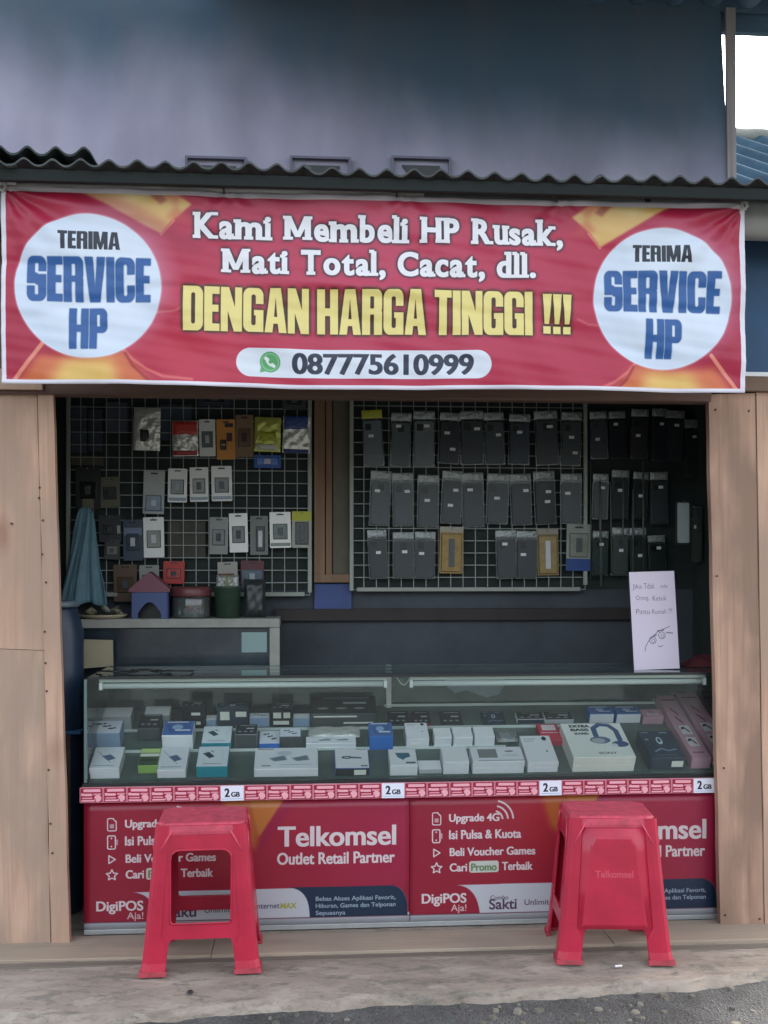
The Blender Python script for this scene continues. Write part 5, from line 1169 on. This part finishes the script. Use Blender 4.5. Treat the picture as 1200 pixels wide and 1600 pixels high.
side_pack(1082, 650, 748, 'dark grey phone case on the side wall, top row, nearest the right plank', (52, 58, 58))
side_pack(1030, 738, 820, 'black phone case in the right corner, middle row, deepest in the corner', (38, 44, 46))
side_pack(1090, 790, 880, 'green grey phone case on the side wall beside the pale grey case', (70, 76, 68))
side_pack(1028, 836, 905, 'black phone case low in the corner left of the handwritten note', (36, 42, 40))
p, w_, h_ = quadpack(1055, 783, 1078, 851, .45); e = empty('phone_case_pack', p, 'pale grey phone case hanging alone above the handwritten note', 'phone case')
m_ = MB(); m_.prism(rrect(w_, h_, .008, 4, 0, h_ / 2), -.008, 0, 0); m_.build('phone_case', mat('case_frame_dark', srgb(40, 42, 42), .3), e)
m_ = MB(); m_.prism(rrect(w_ * .8, h_ * .92, .006, 4, 0, h_ / 2), -.0088, -.0082); m_.build('case_back', mat('case_back_pale', srgb(150, 160, 158), .5), e); hook(e, h_)
m_ = MB(); 
for q in range(6):
    x = 1.20 + .045 * q; m_.tube([(x, BY - .03, U(1.15, 1.25)), (x + U(-.01, .01), BY - .035, U(1.5, 1.7))], U(.002, .006), 6)
tag(m_.build('cable_bundle', mat('cable_green_grey', srgb(86, 96, 84), .5), smooth=True), 'thin grey cables hanging down the dark corner behind the handwritten note', 'cables')

# goods glimpsed behind the left mesh (pale blue books)
for i, (x0, y0, x1, y1, c_, l_) in enumerate(((112, 632, 136, 708, (64, 76, 90), 'faded blue storage box behind the left mesh at its far left edge'), (138, 640, 160, 706, (56, 68, 82), 'dark blue storage box behind the left mesh'), (165, 628, 200, 676, (78, 88, 100), 'bluish grey storage box behind the left mesh near the silver pouch'),
        (250, 632, 300, 688, (64, 76, 88), 'blue grey storage box behind the mesh left of the red pouch'), (112, 712, 162, 728, (88, 84, 74), 'row of brownish packets behind the left mesh'), (262, 812, 322, 872, (72, 72, 62), 'dim brown packets behind the mesh between the white cards'))):
    p, w_, h_ = quadpack(x0, y0, x1, y1, BY + .02); m_ = MB(); m_.bevbox(-w_ / 2, w_ / 2, -.010, .008, 0, h_, .002)
    tag(m_.build('storage_box', mat('stor_%d' % i, srgb(*c_), .7, var=.35, vscale=14), loc=(p.x, p.y, p.z)), l_, 'box')

# teal cloth
p = at(133, 792, BY - .06); zb4 = at(133, 944, BY - .06).z; H_ = p.z - zb4
cl = MB()
def cf(u, v_):
    t = 1 - v_; u = u + .03 * h1(t * 1.3 + u * 2, 4); w_ = .022 + .150 * min(1, t * 1.1) ** .48; a = (u - .5) * 2
    return (a * w_ / 2 + .010 * math.sin(t * 4 + u * 3) - .008 * t, (-.010 * math.cos(a * 7 + t * 1.5 + a * a * 3) - .008 * h1(a * 2.2 + t * .5, 6)) * (.3 + t) - .02 * (1 - a * a) * t, v_ * H_ + .008 * math.sin(u * 12) * (1 - v_))
cl.grid(cf, 40, 30, uv=False); o = cl.build('hanging_cloth', mat('teal_cloth', srgb(110, 146, 158), .9, var=.25, vscale=10, bump=.3, bscale=120), smooth=True, loc=(p.x, BY - .06, zb4)); s3 = o.modifiers.new('t', 'SOLIDIFY'); s3.thickness = .002
tag(o, 'teal cloth hanging in a narrow cone from the left end of the wire rack', 'cloth')

# back cabinet
KY = .60
A = at(117, 974, KY); B = at(437, 974, KY); zt5, zt6 = at(280, 967, KY).z, at(280, 981, KY).z
cab = empty('back_cabinet', (0, 0, 0), 'old white framed glass cabinet standing behind the counter on the left', 'cabinet')
CWH = mat('old_white_paint', srgb(152, 154, 144), .55, var=.25, vscale=8)
def kb(name, x0, x1, y0, y1, z0, z1, m): m_ = MB(); m_.bevbox(x0, x1, y0, y1, z0, z1, .0015); return m_.build(name, m, cab)
kb('cabinet_top', A.x, B.x, KY, KY + .20, zt6, zt5, CWH)
xp0 = at(421, 1000, KY).x; kb('cabinet_leg', xp0, at(437, 1000, KY).x, KY + .002, KY + .03, .0, zt6 - .001, CWH)
kb('cabinet_leg', A.x, A.x + .025, KY + .002, KY + .03, .0, zt6 - .001, CWH)
kb('glass_front', A.x + .026, xp0 - .001, KY + .014, KY + .018, .05, zt6 - .002, mat('dim_cabinet_glass', srgb(44, 56, 64), .2, var=.5, vscale=7, spec=.6))
kb('bottom_rail', A.x + .026, xp0 - .001, KY + .004, KY + .03, .01, .045, CWH)
a_, b_ = at(377, 1020, KY), at(417, 988, KY); kb('paper_sign', a_.x, b_.x, KY + .010, KY + .0125, a_.z, b_.z, mat('paper_mint', srgb(134, 160, 156), .7))
a_, b_ = at(112, 1046, KY - .04), at(177, 1000, KY - .04); m_ = MB(); m_.prism([(a_.x, a_.z), (b_.x, a_.z + .012), (b_.x - .001, b_.z), (a_.x + .004, b_.z + .004)], KY - .042, KY - .038); tag(m_.build('cardboard_sheet', mat('beige_board', srgb(164, 156, 128), .8, var=.1)), 'blank beige cardboard sheet leaning at the left before the back cabinet', 'cardboard')
# on the cabinet
TY = KY + .08
def on_top(px): return at(px, 967, TY).x
# toy house lantern
x0, x1 = on_top(206), on_top(266); w_ = x1 - x0; e = empty('toy_house', ((x0 + x1) / 2, TY, zt5), 'small blue toy house with a maroon pitched roof on the back cabinet', 'toy house')
m_ = MB(); zc1 = at(235, 925, TY).z - zt5; zc2 = at(235, 893, TY).z - zt5
pts = [(-w_ / 2 + .008, 0), (-w_ * .30, 0)] + [(-w_ * .30 + w_ * .60 * (i / 8), .045 * math.sin(math.pi * i / 8) + .02) for i in range(9)] + [(w_ * .30, 0), (w_ / 2 - .008, 0), (w_ / 2 - .008, zc1), (-w_ / 2 + .008, zc1)]
m_.prism(pts, -.045, -.035); m_.build('front_wall', mat('toy_blue', srgb(66, 84, 128), .5), e)
for sx in (-1, 1): m_ = MB(); m_.bevbox(sx * (w_ / 2 - .006) - .003, sx * (w_ / 2 - .006) + .003, -.034, .04, 0, zc1, .001); m_.build('side_wall', mat('toy_blue', (0, 0, 0)), e)
m_ = MB(); m_.prism([(-w_ / 2 - .004, zc1 + .001), (w_ / 2 + .004, zc1 + .001), (w_ / 2 + .004, zc1 + .012), (0, zc2), (-w_ / 2 - .004, zc1 + .012)], -.05, .045); m_.build('roof', mat('toy_maroon', srgb(118, 72, 84), .55), e)
m_ = MB(); m_.box(-w_ / 2 + .012, w_ / 2 - .012, .03, .034, .0, zc1 - .002); m_.build('back_wall', BLACK, e)
# plate of snacks
x0, x1 = at(116, 966, TY - .03).x, at(202, 966, TY - .03).x; r = (x1 - x0) / 2 * .9
e = empty('snack_tray', ((x0 + x1) / 2, TY - .01, zt5), 'shallow pale tray heaped with small crumpled packets at the left end of the cabinet', 'tray')
m_ = MB(); m_.lathe([(r * .8, 0), (r, .012), (r * 1.0, .016), (r * .75, .006)], 24); m_.build('tray', cm('tan'), e, smooth=True)
for i in range(10):
    o = pillow(U(.03, .05), U(.02, .035), .012, 5, .002, i).build('packet', mat('pk_%d' % (i % 4), srgb(*[(150, 150, 130), (96, 92, 70), (170, 172, 160), (80, 84, 78)][i % 4]), .5), e, smooth=True)
    o.location = (U(-.6, .6) * r, U(-.3, .3) * r, .020 + .012 * rnd()); o.rotation_euler = (U(.4, 1.6), U(-1, 1), U(0, 3))
# jar
x0, x1 = on_top(268), on_top(330); r = (x1 - x0) / 2; e = empty('plastic_jar', ((x0 + x1) / 2, TY, zt5), 'clear plastic jar with a wide maroon lid between the toy house and green bucket', 'jar')
m_ = MB(); m_.lathe([(r * .9, 0), (r * .96, .01), (r * .96, .075), (r * .9, .085)], 24); m_.build('jar_body', glass('jar_plastic', (.62, .70, .67), refl=.35, milk=.22, rough=.1, milkcol=(.3, .34, .32)), e, smooth=True)
m_ = MB(); m_.lathe([(r * .98, .086), (r, .09), (r, .118), (r * .9, .124)], 24); m_.build('lid', mat('jar_lid', srgb(104, 56, 58), .4), e, smooth=True)
for i in range(7):
    o = pillow(U(.03, .045), U(.025, .04), .014, 6, .002, i).build('sweets_packet', cm(random.choice(['tan', 'grey', 'red', 'silver', 'dkgrey'])), e, smooth=True); o.location = (U(-.4, .4) * r, U(-.4, .4) * r, .02 + .008 * i); o.rotation_euler = (U(0, 1.5), U(-1, 1), U(0, 3))
# bucket
x0, x1 = on_top(334), on_top(377); r = (x1 - x0) / 2; e = empty('green_bucket', ((x0 + x1) / 2, TY, zt5), 'green plastic bucket filled with bagged goods on the back cabinet', 'bucket')
hz = at(355, 919, TY).z - zt5; m_ = MB(); m_.lathe([(r * .85, 0), (r * .98, hz), (r * 1.04, hz + .003), (r * 1.04, hz + .008), (r * .94, hz + .008)], 24); m_.build('bucket_body', mat('bucket_green', srgb(58, 80, 64), .4, var=.3, vscale=12), e, smooth=True)
for i in range(3): o = pillow(.05, .06, .02, 8, .004, i).build('bag', MATS['clear_plastic'] if i != 1 else mat('olive_bag', srgb(110, 116, 78), .4), e, smooth=True); o.location = (-.02 + .02 * i, 0, hz + .022)
# dark bag
x0, x1 = on_top(381), on_top(415); w_ = x1 - x0; hz = at(400, 905, TY).z - zt5
o = pillow(w_, hz, .05, 16, .004, 3).build('dark_bag', mat('dark_bag', srgb(50, 56, 56), .4, var=.3, vscale=20, bump=.3), smooth=True, loc=((x0 + x1) / 2, TY, zt5 + hz / 2)); tag(o, 'dark plastic bag of goods standing at the right end of the cabinet', 'bag')
# blue drum at far left
a_ = at(96, 1100, .32); m_ = empty('water_drum', (a_.x - .02, .36, 0), 'tall dark blue plastic drum behind the left plank', 'drum')
zt7 = at(96, 945, .32).z; b_ = MB(); b_.lathe([(.085, .0), (.09, .02), (.09, zt7 * .45), (.093, zt7 * .46), (.09, zt7 * .48), (.09, zt7 - .1), (.07, zt7 - .02), (.065, zt7 - .01)], 24); b_.build('drum_body', mat('drum_blue', srgb(36, 52, 72), .4, var=.2), m_, smooth=True)
b_ = MB(); b_.lathe([(.072, zt7 - .009), (.074, zt7 - .005), (.074, zt7 + .01), (.065, zt7 + .014)], 24); b_.build('drum_lid', mat('drum_lid', srgb(96, 110, 120), .3), m_, smooth=True)
# side table bit at left
a_, b_ = at(98, 1150, .30), at(128, 1141, .30); st_ = empty('side_table', (a_.x, .30, 0), 'small wooden side table with a blue cloth at the left end of the counter', 'table')
m_ = MB(); m_.bevbox(-.03, b_.x - a_.x, -.02, .12, b_.z - .012, b_.z, .002); m_.build('table_top', mat('table_cloth', srgb(62, 110, 150), .7), st_)
m_ = MB(); m_.bevbox(.0, .03, -.016, .014, 0, b_.z - .0125, .002); m_.build('leg', W4, st_); m_ = MB(); m_.bevbox(b_.x - a_.x - .03, b_.x - a_.x - .005, .09, .115, 0, b_.z - .0125, .002); m_.build('leg', W4, st_)
# seen through the case: tan post
a_, b_ = at(248, 1110, .66), at(276, 1110, .66)
m_ = MB(); m_.bevbox(-.03, .03, -.0, .02, 0, at(262, 1066, .58).z, .003); tag(m_.build('wooden_post', W6, loc=((a_.x + b_.x) / 2, .56, 0)), 'tan wooden slat standing behind the glass case on the left', 'slat')

# ------------------------------------------------------------------ on the counter top
ZT = z_top + .0015
c3 = Canvas(360, 740, (206, 196, 208)); INK = (52, 48, 72)
import random as _r
def hand(st, x0, y0, x1, y1): c3.text(st, x0, y0, x1, y1, INK, off=-.012, op=.9)
hand('Jika', 22, 92, 96, 138); hand('Tdak', 112, 88, 196, 130); hand('ada', 246, 100, 300, 126)
hand('Orang,', 44, 180, 148, 224); hand('Ketuk', 176, 186, 286, 222)
hand('Pintu', 40, 282, 148, 322); hand('Rumah', 168, 288, 280, 324); hand('!!!', 300, 284, 326, 322)
def q3(l): return [(x * 1.0, y * 1.0) for x, y in l]
c3.line(q3([(92, 600), (104, 560), (130, 520), (160, 492), (200, 460), (240, 442), (300, 420)]), 4, INK); c3.line(q3([(150, 500), (190, 480)]), 8, INK, .7); c3.line(q3([(200, 452), (250, 446)]), 8, INK, .7)
for (x_, y_) in ((160, 520), (234, 486)): c3.ring(x_, y_, 26, 4, INK); c3.ring(x_ + 3, y_ + 4, 12, 3, INK)
c3.line(q3([(200, 566), (216, 572), (236, 562)]), 4, INK); c3.line(q3([(272, 466), (320, 472)]), 7, INK, .8)
NOTEM = imgmat('note_print', c3.image('note_print'), .6)
a_, b_ = at(991, 1037, .16), at(1062, 1040, .16); nw = b_.x - a_.x; nh = at(990, 893, .16).z - ZT
m_ = MB(); m_.quad((-nw / 2, 0, 0), (nw / 2, 0, 0), (nw / 2, 0, nh), (-nw / 2, 0, nh), 1, [(0, 0), (1, 0), (1, 1), (0, 1)])
m_.prism([(-nw / 2 - .001, -.0), (nw / 2 + .001, 0), (nw / 2 + .001, nh + .001), (-nw / 2 - .001, nh + .001)], .0006, .012)
o = m_.build('note_board', [mat('note_edge', srgb(60, 58, 56), .6), NOTEM], loc=((a_.x + b_.x) / 2, .16, ZT + .001)); o.rotation_euler = (math.radians(-5), math.radians(-1.6), 0)
tag(o, 'white handwritten note board with a doodled face standing on the counter top', 'note')
m_ = MB(); m_.tube([(0, 0, .003), (0, .0, .004)], .001, 4)
m_ = MB()
for q in range(7):
    xa = at(150 + q * 18, 1045, .2).x
    m_.tube([(xa + .03 * t + .01 * math.sin(t * 5 + q), .17 + .03 * math.cos(t * 1.7 + q) + .01 * q % 3 * .01, ZT + .004 + .006 * abs(math.sin(t + q))) for t in [i * .4 for i in range(10)]], .003, 6)
tag(m_.build('cable_heap', BLACK, smooth=True), 'tangle of black cables lying on the left end of the counter top', 'cables')
p = at(1100, 1038, .28); m_ = MB()
m_.grid(lambda u, v_: (p.x + (u - .5) * .16, .28 + (v_ - .5) * .12, ZT + .002 + .040 * math.sin(math.pi * u) ** .8 * math.sin(math.pi * v_) ** .6 * (1 + .15 * h1(u * 5 + v_ * 4))), 16, 12, uv=False)
tag(m_.build('red_cloth', mat('dark_red_cloth', srgb(84, 32, 36), .85, bump=.3)), 'bunched dark red cloth on the counter top behind the right plank', 'cloth')
m_ = MB(); a_ = at(385, 1041, .25); m_.tube([(a_.x + .02 * math.cos(t), .25 + .02 * math.sin(t), ZT + .004) for t in [i * .5 for i in range(10)]], .003, 6); 

# ================================================================== STOOLS
def stool_side(solid):
    """outline in (u, z): u in -1..1 across the face, z height; leg splay comes later"""
    H = .487
    pts = [(-.94, 0), (-.60, 0), (-.585, .085)] + [(-.585 + .06 * (1 - math.cos(a)), .085 + .03 * math.sin(a)) for a in (.5, 1.0, 1.57)]
    pts += [(-x, z) for x, z in reversed(pts)]
    pts += [(.94, H * .25), (.94, H * .5), (.94, H * .75), (.94, H), (-.94, H), (-.94, H * .75), (-.94, H * .5), (-.94, H * .25)]
    return pts
def hw(z): return .186 - (.186 - .141) * (z / .487) ** .9      # half width at height z
ST_H = .487
def side_mesh(solid):
    bm = bmesh.new(); out = stool_side(solid)
    def P(u, z, dy=0): w_ = hw(z); return (u * w_, -w_ - dy, z)
    def loop(l): vs = [bm.verts.new(P(u, z)) for u, z in l]; return [bm.edges.new((vs[i], vs[(i + 1) % len(vs)])) for i in range(len(vs))]
    E = loop(out)
    if not solid:
        hole = []; z0, z1 = .165, .405; 
        for (cx_, cz_, a0) in ((.50, z0 + .012, -90), (.46, z1 - .03, 0), (-.46, z1 - .03, 90), (-.50, z0 + .012, 180)):
            r_ = .012 if cz_ < .2 else .03
            for i in range(6): a = math.radians(a0 + 90 * i / 5); hole.append((cx_ + r_ / .16 * math.cos(a), cz_ + r_ * math.sin(a)))
        E += loop(hole)
    bmesh.ops.triangle_fill(bm, use_beauty=True, use_dissolve=False, edges=E, normal=(0, -1, 0))
    bmesh.ops.recalc_face_normals(bm, faces=bm.faces)
    for f in bm.faces:
        if f.normal.y > 0: f.normal_flip()
    me = bpy.data.meshes.new('stool_side'); bm.to_mesh(me); bm.free(); me.materials.append(PLAST_RED); return me
DIRTY = mat('red_plastic_feet', (.42, .045, .065), .6, var=.45, vscale=40, bump=.2)
SS_, SO_ = side_mesh(True), side_mesh(False)
def make_stool(label, loc, rotz, tilt=0.0):
    e = empty('plastic_stool', loc, label, 'stool', 'red plastic stools in front of the counter', (tilt, 0, rotz))
    e.rotation_mode = 'ZXY'; e.scale = (.80, .96, .925) if rotz > 1 else (.96, .80, .925)
    for k in range(4):
        o = link('side_panel' if k % 2 == 0 else 'side_frame', SS_ if k % 2 == 0 else SO_, e); o.rotation_euler = (0, 0, k * math.pi / 2)
        md = o.modifiers.new('thick', 'SOLIDIFY'); md.thickness = .0035; md.offset = -1
        # rim round the opening / raised field
        m_ = MB()
        def R3(u, z, dy=.002): w_ = hw(z); return (u * w_, -w_ - dy, z)
        if k % 2 == 0:
            f0 = [(-.62, .122), (.62, .122), (.50, .40), (.42, .425), (-.42, .425), (-.50, .40)]
            f1 = [(x * .93, z + (.008 if z < .2 else -.008)) for x, z in f0]
            n_ = len(f0)
            for i in range(n_):
                a, b, c, d = f0[i], f0[(i + 1) % n_], f1[(i + 1) % n_], f1[i]; m_.quad(R3(*a, 0), R3(*b, 0), R3(*c, .0045), R3(*d, .0045))
            m_.poly([R3(*q, .0045) for q in f1]); o2 = m_.build('raised_field', PLAST_RED, e)
        else:
            cl_ = []
            z0, z1 = .165, .405
            for (cx_, cz_, a0) in ((.50, z0 + .012, -90), (.46, z1 - .03, 0), (-.46, z1 - .03, 90), (-.50, z0 + .012, 180)):
                r_ = .012 if cz_ < .2 else .03
                for i in range(6): a = math.radians(a0 + 90 * i / 5); cl_.append((cx_ + r_ / .16 * math.cos(a), cz_ + r_ * math.sin(a)))
            m_.tube([R3(u, z, .001) for u, z in cl_ + cl_[:1]], .0035, 6, cap=False); o2 = m_.build('opening_rim', PLAST_RED, e, smooth=True)
        o2.rotation_euler = (0, 0, k * math.pi / 2)
        # moulded corner leg: fluted column from foot to seat
        m_ = MB(); n_ = 12; prof = []
        for j in range(n_ + 1):
            z = ST_H * j / n_; w_ = hw(z); cc_ = .030 - .010 * (j / n_); flare = .004 if j == 0 else 0
            c_ = w_ + flare
            prof.append([(c_ * .60 if z < .1 else w_ * .72, -c_ - .003, z), (c_ - cc_ * .95, -c_ - .005, z), (c_ - cc_ * .35, -c_ - .003, z), (c_ + .003, -c_ + cc_ * .35, z), (c_ + .005, -c_ + cc_ * .95, z), (c_ + .003, -(c_ * .60 if z < .1 else w_ * .72), z)])
        for j in range(n_):
            for q in range(5): m_.quad(prof[j][q], prof[j][q + 1], prof[j + 1][q + 1], prof[j + 1][q])
        o3 = m_.build('leg', PLAST_RED, e); o3.rotation_euler = (0, 0, k * math.pi / 2); md = o3.modifiers.new('thick', 'SOLIDIFY'); md.thickness = .003; md.offset = -1
        m_ = MB(); b0, b1, zf = .125, .193, .016
        for (za, zb5, ex) in ((0, zf, 0),):
            q0 = [(b0 - .018, -b1 - .002, za), (b1 + .002, -b1 - .002, za), (b1 + .002, -b0 + .018, za), (b1 - .012, -b0 + .018, za), (b1 - .014, -b1 + .014, za), (b0 - .018, -b1 + .012, za)]
            q1_ = [(x * .985, y * .985, zb5) for x, y, z in q0]
            m_.poly(q0[::-1]); m_.poly(q1_)
            for i in range(6): m_.quad(q0[i], q0[(i + 1) % 6], q1_[(i + 1) % 6], q1_[i])
        o4 = m_.build('foot', DIRTY, o3)
    # seat: octagon with lip
    def octo(h, c, z): return [(h - c, -h, z), (h, -h + c, z), (h, h - c, z), (h - c, h, z), (-h + c, h, z), (-h, h - c, z), (-h, -h + c, z), (-h + c, -h, z)]
    m_ = MB(); L_ = [octo(.1455, .030, .456), octo(.1455, .030, .466), octo(.1415, .028, .484), octo(.1360, .026, .492), octo(.129, .025, .4945), octo(.121, .022, .4935), octo(.030, .008, .4925)]
    ks = []
    for l in L_: ks.append(len(m_.v)); m_.v += l
    for a, b in zip(ks, ks[1:]):
        for i in range(8): m_.f.append((a + i, a + (i + 1) % 8, b + (i + 1) % 8, b + i)); m_.mi.append(0)
    m_.f.append(tuple(ks[-1] + i for i in range(8))); m_.mi.append(0)
    m_.build('seat', mat('red_plastic_worn', (.56, .060, .10), .55, var=.4, vscale=30, bump=.3, bscale=70), e); smooth_by_angle(e.children[-1], 50)
    # diagonal ribs under the seat corners, on each face
    for k in range(4):
        for sx in (-1, 1):
            m_ = MB(); m_.tube([(sx * .094, -.1470, .468), (sx * .128, -.1525, .405)], .0028, 6)
            o = m_.build('corner_rib', mat('red_plastic_edge', (.66, .07, .13), .3), e, smooth=True); o.rotation_euler = (0, 0, k * math.pi / 2)
    return e
g1 = ground(318, 1497); g2 = ground(948, 1482)
ls = make_stool('red plastic stool with an open frame facing out, in front of the left printed panel', (g1.x, g1.y, .0), math.pi / 2 + .03, 0)
rs = make_stool('red plastic stool with a solid lettered side facing out, before the right printed panel', (g2.x, g2.y, .0), -.10, 0)
for e in (ls, rs): e.location.z = .004
# faded lettering on the right stool
def text_mesh(s_, w_, h_, off=.02):
    tr = text_tris(s_, off); al = np.concatenate(tr); mn, mx = al.min(0), al.max(0); m_ = MB()
    for t in tr:
        q = (t - mn) / (mx - mn); m_.poly([((a - .5) * w_, 0, (b - .5) * h_) for a, b in q])
    return m_
zt8 = .30; w8 = hw(zt8); m_ = text_mesh('Telkomsel', .125, .024)
o = m_.build('lettering', mat('faded_print', srgb(206, 78, 98), .6), rs); o.location = (0, -w8 - .0058, zt8); o.rotation_euler = (-math.atan(.036 / .487), 0, 0)
# litter
p = ground(968, 1510, .004); m_ = MB(); m_.tube([(-.014, 0, 0), (.008, .002, 0)], .0038, 8); m_.tube([(.0085, .002, 0), (.014, .003, 0)], .0038, 8, 1)
tag(m_.build('cigarette_butt', [mat('cig_white', (.75, .74, .7), .7), mat('cig_ash', (.25, .18, .1), .8)], loc=(p.x, p.y, .005)), 'white cigarette butt on the concrete under the right stool', 'cigarette butt')
p = ground(297, 1552, .0); m_ = MB(); m_.lathe([(.006, 0), (.011, .003), (.007, .008)], 7); tag(m_.build('black_pebble', mat('black_pebble', (.015, .014, .014), .7), loc=(p.x, p.y, .0)), 'small black lump on the concrete below the left stool', 'pebble')
